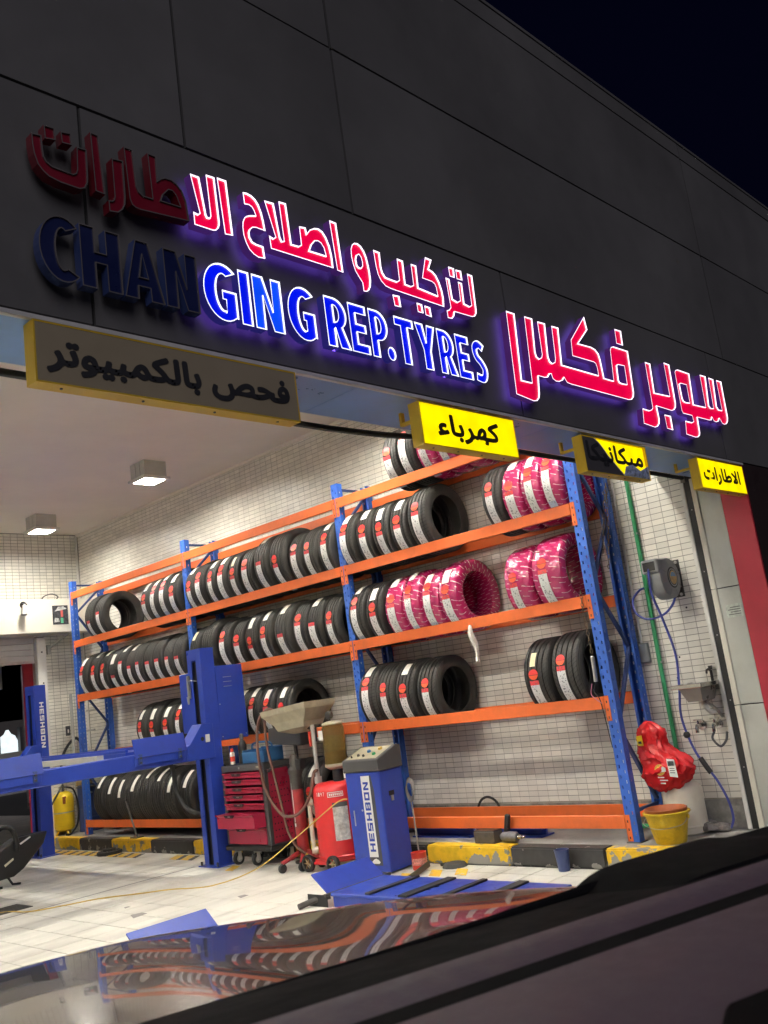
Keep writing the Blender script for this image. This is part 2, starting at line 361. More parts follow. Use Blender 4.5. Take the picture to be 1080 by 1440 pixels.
def chip_material(name, col, under, thr, scale=7):
    m, t, b = base_mat(name)
    g = nn(t, 'ShaderNodeNewGeometry'); no = nn(t, 'ShaderNodeTexNoise'); no.inputs['Scale'].default_value = scale; no.inputs['Detail'].default_value = 8; no.inputs['Roughness'].default_value = 0.6
    t.links.new(g.outputs['Position'], no.inputs['Vector'])
    sp = nn(t, 'ShaderNodeSeparateXYZ'); t.links.new(g.outputs['Position'], sp.inputs[0])
    low = nn(t, 'ShaderNodeMapRange'); low.inputs[1].default_value = 0.0; low.inputs[2].default_value = 0.09; low.inputs[3].default_value = 0.14; low.inputs[4].default_value = 0
    t.links.new(sp.outputs[2], low.inputs[0])
    k = math_node(t, 'GREATER_THAN', math_node(t, 'ADD', no.outputs['Fac'], low.outputs[0]), thr)
    n2 = nn(t, 'ShaderNodeTexNoise'); n2.inputs['Scale'].default_value = 16; n2.inputs['Detail'].default_value = 6; t.links.new(g.outputs['Position'], n2.inputs['Vector'])
    sc = nn(t, 'ShaderNodeVectorMath', operation='SCALE'); sc.inputs[0].default_value = col
    t.links.new(math_node(t, 'ADD', math_node(t, 'MULTIPLY', n2.outputs['Fac'], 0.7), 0.62), sc.inputs['Scale'])
    mx = nn(t, 'ShaderNodeMix', data_type='RGBA'); mx.inputs['B'].default_value = (*under, 1)
    t.links.new(k, mx.inputs['Factor']); t.links.new(sc.outputs[0], mx.inputs['A']); t.links.new(mx.outputs['Result'], b.inputs['Base Color'])
    bp = nn(t, 'ShaderNodeBump'); bp.inputs['Strength'].default_value = 0.5; bp.inputs['Distance'].default_value = 0.004; bp.invert = True
    t.links.new(math_node(t, 'ADD', k, n2.outputs['Fac']), bp.inputs['Height']); t.links.new(bp.outputs[0], b.inputs['Normal'])
    b.inputs['Roughness'].default_value = 0.6; return m
M_KY = chip_material('kerb_yellow_worn', (0.80,0.50,0.02), (0.26,0.25,0.23), 0.60)
M_KYW = chip_material('kerb_yellow_very_worn', (0.80,0.50,0.02), (0.27,0.26,0.24), 0.52, 9)
M_KB = chip_material('kerb_black_worn', (0.035,0.034,0.034), (0.24,0.23,0.21), 0.66, 9)
M_HAZ = chip_material('floor_stripe_yellow', (0.78,0.48,0.03), (0.45,0.43,0.38), 0.72, 16)
M_HAZB = chip_material('floor_stripe_black', (0.06,0.055,0.05), (0.45,0.43,0.38), 0.72, 16)
def floor_material():
    m, t, b = base_mat('off_white_floor_tile')
    g = nn(t, 'ShaderNodeNewGeometry'); P = g.outputs['Position']
    mp = nn(t, 'ShaderNodeMapping'); mp.inputs['Scale'].default_value = (0.5, 1.9, 1); mp.inputs['Rotation'].default_value = (0,0,0.1); t.links.new(P, mp.inputs[0])
    n1 = nn(t, 'ShaderNodeTexNoise'); n1.inputs['Scale'].default_value = 1.3; n1.inputs['Detail'].default_value = 8; n1.inputs['Roughness'].default_value = 0.6; t.links.new(mp.outputs[0], n1.inputs['Vector'])
    sp = nn(t, 'ShaderNodeSeparateXYZ'); t.links.new(P, sp.inputs[0])
    far = nn(t, 'ShaderNodeMapRange'); far.inputs[1].default_value = 8.0; far.inputs[2].default_value = 10.5; far.inputs[3].default_value = 0.0; far.inputs[4].default_value = 0.06; t.links.new(sp.outputs[1], far.inputs[0])
    d = nn(t, 'ShaderNodeMapRange'); d.inputs[1].default_value = 0.45; d.inputs[2].default_value = 0.72; d.inputs[3].default_value = 0; d.inputs[4].default_value = 0.75
    t.links.new(math_node(t, 'ADD', n1.outputs['Fac'], far.outputs[0]), d.inputs[0])
    n2 = nn(t, 'ShaderNodeTexNoise'); n2.inputs['Scale'].default_value = 9; n2.inputs['Detail'].default_value = 9; n2.inputs['Roughness'].default_value = 0.75; t.links.new(P, n2.inputs['Vector'])
    d2 = nn(t, 'ShaderNodeMapRange'); d2.inputs[1].default_value = 0.60; d2.inputs[2].default_value = 0.74; d2.inputs[3].default_value = 0; d2.inputs[4].default_value = 0.6; t.links.new(n2.outputs['Fac'], d2.inputs[0])
    oi = nn(t, 'ShaderNodeObjectInfo'); gi = math_node(t, 'FRACT', math_node(t, 'ADD', oi.outputs['Random'], g.outputs['Random Per Island']))
    br = math_node(t, 'ADD', math_node(t, 'MULTIPLY', gi, 0.12), 0.94)
    sc = nn(t, 'ShaderNodeVectorMath', operation='SCALE'); sc.inputs[0].default_value = (0.73,0.715,0.64); t.links.new(br, sc.inputs['Scale'])
    mx = nn(t, 'ShaderNodeMix', data_type='RGBA'); mx.inputs['B'].default_value = (0.33,0.305,0.265,1); t.links.new(sc.outputs[0], mx.inputs['A']); t.links.new(d.outputs[0], mx.inputs['Factor'])
    m2 = nn(t, 'ShaderNodeMix', data_type='RGBA'); m2.inputs['B'].default_value = (0.16,0.145,0.12,1); t.links.new(mx.outputs['Result'], m2.inputs['A']); t.links.new(d2.outputs[0], m2.inputs['Factor'])
    t.links.new(m2.outputs['Result'], b.inputs['Base Color'])
    r = nn(t, 'ShaderNodeMapRange'); r.inputs[3].default_value = 0.22; r.inputs[4].default_value = 0.5; t.links.new(n1.outputs['Fac'], r.inputs[0]); t.links.new(r.outputs[0], b.inputs['Roughness'])
    return m
M_FLOOR = floor_material()
M_FGROUT = mat('floor_grout', (0.12,0.105,0.085), 0.85, 0, 0.25, 10)

# ------------------------------------------------------------------ setting
YF, ZB, XW, YB, ZC = 2.68, 2.852, 7.0, 13.1, 4.55      # facade plane, lintel, right wall, back wall, ceiling
PH = 0.15                                              # platform height
mb = MB(); mb.add([(-400,-400,-0.03),(400,-400,-0.03),(400,400,-0.03),(-400,400,-0.03)], [(0,1,2,3)])
solo('ground', mb, M_ASPH, None, None, kind='structure')

TS = 0.30; FX0 = 2.966-0.3*19; FY0 = 3.03
fl = obj('floor', MB().box((-2.75, 3.03, -0.02), (6.22, 13.1, -0.004)), M_FGROUT); fl['kind'] = 'structure'
cand = []
for i in range(-1, 31):
    for j in range(34):
        x0 = FX0+i*TS; y0 = FY0+j*TS
        x1 = min(x0+TS, 6.2); y1 = min(y0+TS, 13.1)
        if x0 < -2.7 or x1-x0 < 0.05 or y1-y0 < 0.05: continue
        p = project(((x0+x1)/2, (y0+y1)/2, 0))
        d = math.hypot(x0, y0)
        vis = p is not None and -10 < p[0] < 1080 and p[1] < 1392-0.155*p[0]
        cand.append((0 if vis else 1, d, x0, y0, x1, y1))
cand.sort()
G2 = 0.0048
tile_me = MB().box((G2, G2, -0.012), (TS-G2, TS-G2, 0)).mesh('floor_tile', bevel=0.0012); tile_me.materials.append(M_FLOOR)
rest = MB(); nsep = 0
for v, d, x0, y0, x1, y1 in cand:
    full = abs(x1-x0-TS) < 1e-6 and abs(y1-y0-TS) < 1e-6
    if v == 0 and nsep < 300 and full:
        o = bpy.data.objects.new('floor_tile', tile_me); COL.objects.link(o); o.parent = fl
        o.location = (x0, y0, random.uniform(-0.0008, 0.0004)); nsep += 1
    else: rest.box((x0+G2, y0+G2, -0.012), (x1-G2, y1-G2, random.uniform(-0.0008, 0)))
o = obj('floor_tile_field', rest, M_FLOOR, fl); o['kind'] = 'stuff'

# raised platform and painted kerb
pf = obj('raised_platform', MB().box((6.352, 3.06, 0), (7.05, 13.1, PH-0.002)), M_CONC, bevel=0.006); pf['kind'] = 'structure'
KB = [3.06,3.99,4.88,5.80,6.70,7.60,8.50,9.41,10.32,11.25,12.09,13.06]
for i in range(len(KB)-1):
    yel = i % 2 == 0
    mm = (M_KYW if i == 0 else M_KY) if yel else M_KB
    obj('kerb_block', MB().box((6.2, KB[i]+0.003, 0), (6.351, KB[i+1]-0.003, PH)), mm, pf, bevel=0.012, seg=2)
# front stretch of the pavement outside, right of the bay
# hazard stripes on the floor along the kerb
hz = obj('floor_hazard_marking', MB().box((5.92, 9.0, 0.0005), (5.925, 9.005, 0.001)), M_HAZB); hz['kind'] = 'structure'
for k in range(16):
    y = 12.75-k*0.232
    if 9.6 < y < 10.2 or y < 9.1: continue
    mm = M_HAZ
    w = 0.13
    q = [(5.93, y), (6.15, y+0.16), (6.15, y+0.16-w), (5.93, y-w)]
    obj('hazard_stripe', MB().prism(q, 0.0012, 0.0032, 'xy'), M_HAZ, hz)
    q2 = [(5.93, y-w-0.01), (6.15, y+0.15-w), (6.15, y+0.07-w), (5.93, y-w-0.09)]
    obj('hazard_stripe', MB().prism(q2, 0.001, 0.003, 'xy'), M_HAZB, hz)
for (x, y) in ((5.60, 7.98), (5.62, 5.62), (5.78, 5.42), (5.85, 5.2)):
    q = [(x, y), (x+0.2, y+0.14), (x+0.2, y+0.02), (x, y-0.12)]
    obj('hazard_stripe', MB().prism(q, 0.0012, 0.0032, 'xy'), M_HAZ, hz)

# right tiled wall -------------------------------------------------------------
tw = thing('tiled_wall', 'white glazed tile wall with dark grout behind the tyre rack', 'wall', (7.0, 8.0, 0))
obj('wall_backing', MB().box((7.003, 3.17, 0), (7.2, 13.3, ZC)), M_GROUT, tw)
TW_, TH_ = 0.105, 0.0485
wt_me = MB().box((0, 0.0026, 0.0026), (0.012, TW_-0.0026, TH_-0.0026)).mesh('wall_tile'); wt_me.materials.append(M_TILE)
rest = MB(); nsep = 0; z0t = 0.37
nz = int((ZC-z0t)/TH_); ny = int((13.1-3.2)/TW_)
for j in range(ny):
    for k in range(nz):
        y = 3.2+j*TW_; z = z0t+k*TH_
        if j < 6 and 0.42 < z < 2.75 and nsep < 300:
            o = bpy.data.objects.new('wall_tile', wt_me); COL.objects.link(o); o.parent = tw
            o.location = (0+random.uniform(-0.0006,0.0006), y-8.0, z); nsep += 1
        else: rest.box((7.0+random.uniform(-0.0006,0.0006), y+0.0026, z+0.0026), (7.012, y+TW_-0.0026, z+TH_-0.0026))
o = obj('wall_tile_field', rest, M_TILE, tw); o['kind'] = 'stuff'
for k in range(9):
    y0 = 3.19+k*0.6
    obj('skirting_slab', MB().box((6.985, y0+0.002, PH), (7.004, y0+0.598, 0.362)), M_SKIRT, tw, bevel=0.002)
obj('cornice', MB().box((6.975, 3.2, ZC-0.035), (7.0, 13.08, ZC-0.001)), M_CEIL, tw)

# back wall with its opening (x < 6.2, z < 2.98)
bw = thing('back_wall', 'white tiled back wall around the roller door', 'wall', (4.0, 13.1, 0))
obj('wall_backing', MB().box((6.30, 13.103, 0), (7.0, 13.3, ZC)).box((-2.8, 13.103, 2.95), (6.30, 13.3, ZC)).box((-2.8,13.103,0),(2.2,13.3,2.95)), M_GROUT, bw)
rest = MB()
for j in range(int(9.7/TW_)):
    for k in range(nz+7):
        x = 7.0-(j+1)*TW_; z = 0.03+k*TH_
        if z > ZC-TH_: continue
        if x < 6.30 and x > 2.2 and z < 2.95: continue
        rest.box((x+0.003, 13.1, z+0.003), (x+TW_-0.003, 13.11, z+TH_-0.003))
o = obj('wall_tile_field', rest, M_TILE, bw); o['kind'] = 'stuff'
obj('corner_pipe', MB().cyl((6.965, 13.06, PH), (6.965, 13.06, ZC-0.03), 0.018, n=10), M_WHITE, bw, smooth=True)
# left wall and inner face above the opening close the room
lw = obj('left_wall', MB().box((-3.0, 3.0, 0), (-2.8, 13.3, ZC)), M_WHITE); tag(lw, 'plain white side wall at the far left of the workshop', 'wall')
hw = obj('header_wall', MB().box((-2.8, 3.30, 3.0), (7.0, 3.42, ZC)), M_WHITE); tag(hw, 'white inner wall above the shop opening behind the fascia', 'wall')
cl = obj('ceiling', MB().box((-3.0, 3.30, ZC), (7.2, 13.3, ZC+0.12)), M_CEIL); cl['kind'] = 'structure'

# ceiling lamps ---------------------------------------------------------------
M_LAMP = emit('lamp_diffuser', (1.0,0.96,0.86), 215)
def make_lamp():
    t = thing('ceiling_lamp', 'x', 'lamp', (0,0,0), 'square ceiling lamps')
    b = MB()
    for (a, c) in (((-0.15,-0.15),(0.15,-0.146)),((-0.15,0.146),(0.15,0.15)),((-0.15,-0.146),(-0.146,0.146)),((0.146,-0.146),(0.15,0.146))):
        b.box((a[0],a[1],-0.19),(c[0],c[1],0))
    b.box((-0.146,-0.146,-0.06),(0.146,0.146,-0.05))
    obj('housing', b, M_GALV, t)
    f = MB(); f.box((-0.18,-0.18,-0.222),(0.18,-0.135,-0.19)).box((-0.18,0.135,-0.222),(0.18,0.18,-0.19)).box((-0.18,-0.135,-0.222),(-0.135,0.135,-0.19)).box((0.135,-0.135,-0.222),(0.18,0.135,-0.19))  # depth below the diffuser added as a lip to cut sideways light
    obj('flange', f, M_WHITE, t)
    obj('diffuser', MB().box((-0.134,-0.134,-0.194),(0.134,0.134,-0.188)), M_LAMP, t)
    for s in (-1, 1):
        for q in (-0.05, 0.05):
            obj('bracket', MB().box((s*0.151-0.004, q-0.01, -0.18), (s*0.151+0.004, q+0.01, -0.005)), M_STEEL, t)
    return t
lp = make_lamp(); first = True
ORDW = ['first','second','third','fourth','fifth']
LAMPS = [(5.9,3.9,'square ceiling lamp above the right end of the rack, behind the fascia'),(5.9,12.0,'square box lamp on the ceiling nearest the back wall'),(5.9,9.2,'square box lamp on the ceiling above the tyre rack, nearer of two'),(5.9,6.1,'square ceiling lamp above the rack hidden behind the fascia')]
for i, x in enumerate((3.05, 0.2)):  # rows added out of view, crowded towards the front as fill light
    for j, y in enumerate((3.9, 4.95, 6.0, 9.2, 12.0)):
        LAMPS.append((x, y, 'added square ceiling lamp out of view, %s row from the rack, %s from the front' % (('second','third')[i], ORDW[j])))
for x, y, lab in LAMPS:
    o = lp if first else copy_tree(lp); first = False
    o.location = (x, y, ZC); o['label'] = lab
# ------------------------------------------------------------------ facade
fa = thing('shop_facade', 'dark grey panel-clad shop front above the open bay', 'building', (3.0, YF, 0))
obj('backing', MB().box((-4.0, YF+0.012, ZB+0.004), (16.0, YF+0.3, 5.62)), M_JOINT, fa)
GAP = 0.0065
def panels(z0, z1, xs):
    for a, b in zip(xs[:-1], xs[1:]):
        cpn = obj('cladding_panel', MB().at(Matrix.Translation((a, YF, z0)) @ Matrix.Rotation(random.uniform(-0.0012,0.0012), 4, 'Z') @ Matrix.Rotation(random.uniform(-0.002,0.002), 4, 'X')).box((GAP, 0, GAP), (b-a-GAP, 0.02, z1-z0-GAP)), M_CLAD, fa)
panels(ZB+0.016, 3.73, [-4.0, -2.0, 1.554, 4.10, 6.72, 9.3, 16.0])
panels(3.73, 4.63, [-4.0, 0.2, 2.015, 2.953, 7.06, 11.2, 16.0])
panels(4.63, 5.51, [-4.0, -1.15, 2.953, 7.06, 11.2, 16.0])
panels(5.51, 5.65, [-4.0, 2.953, 7.06, 11.2, 16.0])
obj('coping', MB().box((-4.0, YF-0.006, 5.652), (16.0, YF+0.4, 5.675)), M_CLAD, fa)
obj('edge_trim', MB().box((-3.0, YF-0.003, ZB-0.002), (7.0, YF+0.02, ZB+0.014)), M_TRIM, fa)
for a, b in ((-3.0,0.3),(0.3,2.85),(2.85,4.4),(4.4,5.9),(5.9,6.96)):
    obj('soffit_sheet', MB().box((a+0.002, YF+0.021, ZB+0.002), (b-0.002, 3.08, ZB+0.012)), M_SOFFIT, fa)
obj('roof_slab', MB().box((-4.0, YF+0.31, ZC+0.2), (16.0, 13.6, ZC+0.4)), M_JOINT, fa)
obj('header_back', MB().box((-3.0, 3.09, ZB+0.03), (7.0, 3.11, 3.6)), M_GALV, fa)
sr = solo('shutter_bottom_rail', MB().tube(spline([(-2.9,3.16,2.85),(0.5,3.16,2.85),(2.0,3.16,2.845),(2.877,3.16,2.826),(3.4,3.16,2.835),(3.9,3.16,2.86),(5.0,3.16,2.868),(6.95,3.16,2.868)],10), 0.017, 8), M_RUBBER, 'black bottom edge of the raised shutter under the fascia', 'shutter', smooth=True)

# pillar on the right of the opening
pl = thing('door_pillar', 'light grey and red panelled pillar at the right edge of the bay', 'pillar', (6.97, 2.9, 0))
for a, b in ((0.0,1.057),(1.057,1.951),(1.951,2.85)):
    obj('grey_panel', MB().box((6.97, 2.892, a+0.004), (6.99, 3.068, b-0.004)), M_GREYCLAD, pl, bevel=0.002)
    obj('corner_return', MB().box((6.955, 3.069, a+0.002), (6.99, 3.112, b-0.002)), M_CREAM, pl, bevel=0.003)
obj('red_panel', MB().box((6.97, YF+0.002, 0.0), (6.99, 2.890, 2.85)), M_REDCLAD, pl)
obj('core', MB().box((6.992, YF+0.012, 0), (7.25, 3.16, 2.9)), M_JOINT, pl)
for a, b in ((7.0, 9.0), (9.006, 11.0), (11.006, 16.0)):
    obj('front_panel', MB().box((a, YF+0.0005, 0.0), (b, YF+0.0105, ZB+0.012)), M_DARKWALL, pl)
gd = thing('shutter_guide', 'black shutter guide channel beside the tiled wall', 'shutter guide', (6.95, 3.15, 0))
obj('rubber_strip', MB().box((6.958, 3.113, PH), (6.992, 3.162, 2.83)), M_RUBBER, gd)
obj('edge_strip', MB().box((6.950, 3.163, PH), (6.999, 3.196, 2.83)), M_WHITE, gd, bevel=0.003)
for z in (0.6,1.1,1.6,2.1,2.6): obj('rivet', MB().cyl((6.9575,3.135,z),(6.955,3.135,z),0.005,n=8), M_STEEL, gd)
st = thing('pillar_notice', 'small white notice stuck on the grey pillar panel', 'notice', (6.968, 2.96, 1.76))
obj('sheet', MB().box((6.9665,2.90,1.715),(6.9695,3.03,1.815)), mat('pale_green_notice',(0.55,0.6,0.52),0.5,0,0.3,30), st)
for k in range(4): obj('print_line', MB().box((6.9655,2.915,1.735+k*0.018),(6.9664,3.015-0.02*(k%2),1.740+k*0.018)), M_DGREY, st)

# ------------------------------------------------------------------ channel letters
E_RED = emit('lit_red_face', (0.78,0.0,0.055), 0.82, (0.3,0.0,0.02)); E_BLUE = emit('lit_blue_face', (0.0,0.007,0.86), 0.80, (0.0,0.0,0.04))
E_BLUE2 = emit('lit_blue_face_brighter', (0.003,0.07,0.95), 0.85, (0.0,0.0,0.04))
E_RIM = emit('lit_white_rim', (1.0,0.86,1.0), 1.6, (0.8,0.8,0.8)); E_RIM2 = emit('lit_white_rim_blue', (0.86,0.88,1.0), 1.5, (0.8,0.8,0.8))
E_RETR = emit('red_return_added_glow', (0.22,0.07,0.62), 0.13, (0.12,0.01,0.05)); E_RETB = emit('blue_return_added_glow', (0.08,0.06,0.65), 0.13, (0.02,0.03,0.12))  # purple glow put into the returns to spread over the fascia
E_RIMD = emit('dim_rim', (0.3,0.3,0.9), 0.5, (0.4,0.4,0.5))
E_HALO = emit('added_halo_back', (0.26,0.12,1.0), 1.3, (0.2,0.2,0.4))  # glow added behind the lit letters to tint the fascia purple
M_URED = mat('unlit_red_face', (0.21,0.008,0.024), 0.35); M_UBLUE = mat('unlit_blue_face', (0.011,0.017,0.08), 0.35)
M_URIM = mat('unlit_rim', (0.15,0.135,0.135), 0.45); M_RRET = mat('red_letter_return', (0.21,0.010,0.022), 0.4); M_BRET = mat('blue_letter_return', (0.05,0.08,0.24), 0.4)
def area(p): return 0.5*sum(p[i][0]*p[(i+1)%len(p)][1]-p[(i+1)%len(p)][0]*p[i][1] for i in range(len(p)))
def inset(p, d):
    """shift every edge of a CCW loop inward (a CW loop outward from its hole)"""
    n = len(p); out = []
    for i in range(n):
        a = Vector(p[i-1]); b = Vector(p[i]); c = Vector(p[(i+1)%n])
        e1 = (b-a).normalized(); e2 = (c-b).normalized()
        n1 = Vector((-e1.y, e1.x)); n2 = Vector((-e2.y, e2.x)); m = n1+n2
        if m.length < 1e-5: m = n1
        m.normalize(); k = max(0.45, m.dot(n1))
        out.append(tuple(b+m*(d/k)))
    return out
Y0L, Y1L, REC, RIM = 2.608, 2.650, 0.006, 0.0036
def letter(parent, outer, holes, face, rim, ret, lit):
    if area(outer) < 0: outer = outer[::-1]
    holes = [h if area(h) < 0 else h[::-1] for h in holes]
    loops = [outer]+holes
    ins = [inset(l, RIM) for l in loops]
    b = MB()
    for l in loops:
        m = len(l); vs = [(p[0],Y0L,p[1]) for p in l]+[(p[0],Y1L,p[1]) for p in l]
        b.add(vs, [(i,(i+1)%m,m+(i+1)%m,m+i) for i in range(m)])
    o = obj('letter', b, ret, parent)
    r = MB()
    for l, q in zip(loops, ins):
        m = len(l)
        vs = [(p[0],Y0L,p[1]) for p in l]+[(p[0],Y0L,p[1]) for p in q]+[(p[0],Y0L+REC,p[1]) for p in q]
        r.add(vs, [(i,(i+1)%m,m+(i+1)%m,m+i) for i in range(m)]+[(m+i,m+(i+1)%m,2*m+(i+1)%m,2*m+i) for i in range(m)])
    obj('rim', r, rim, o)
    def sheet(lps, y):
        flat = [p for l in lps for p in l]
        tr = tessellate_polygon([[Vector((p[0],p[1],0)) for p in l] for l in lps])
        return MB().add([(p[0],y,p[1]) for p in flat], [tuple(t) for t in tr])
    obj('face', sheet(ins, Y0L+REC), face, o)
    obj('back_plate', sheet(loops, Y1L), E_HALO if lit else ret, o)
    return o
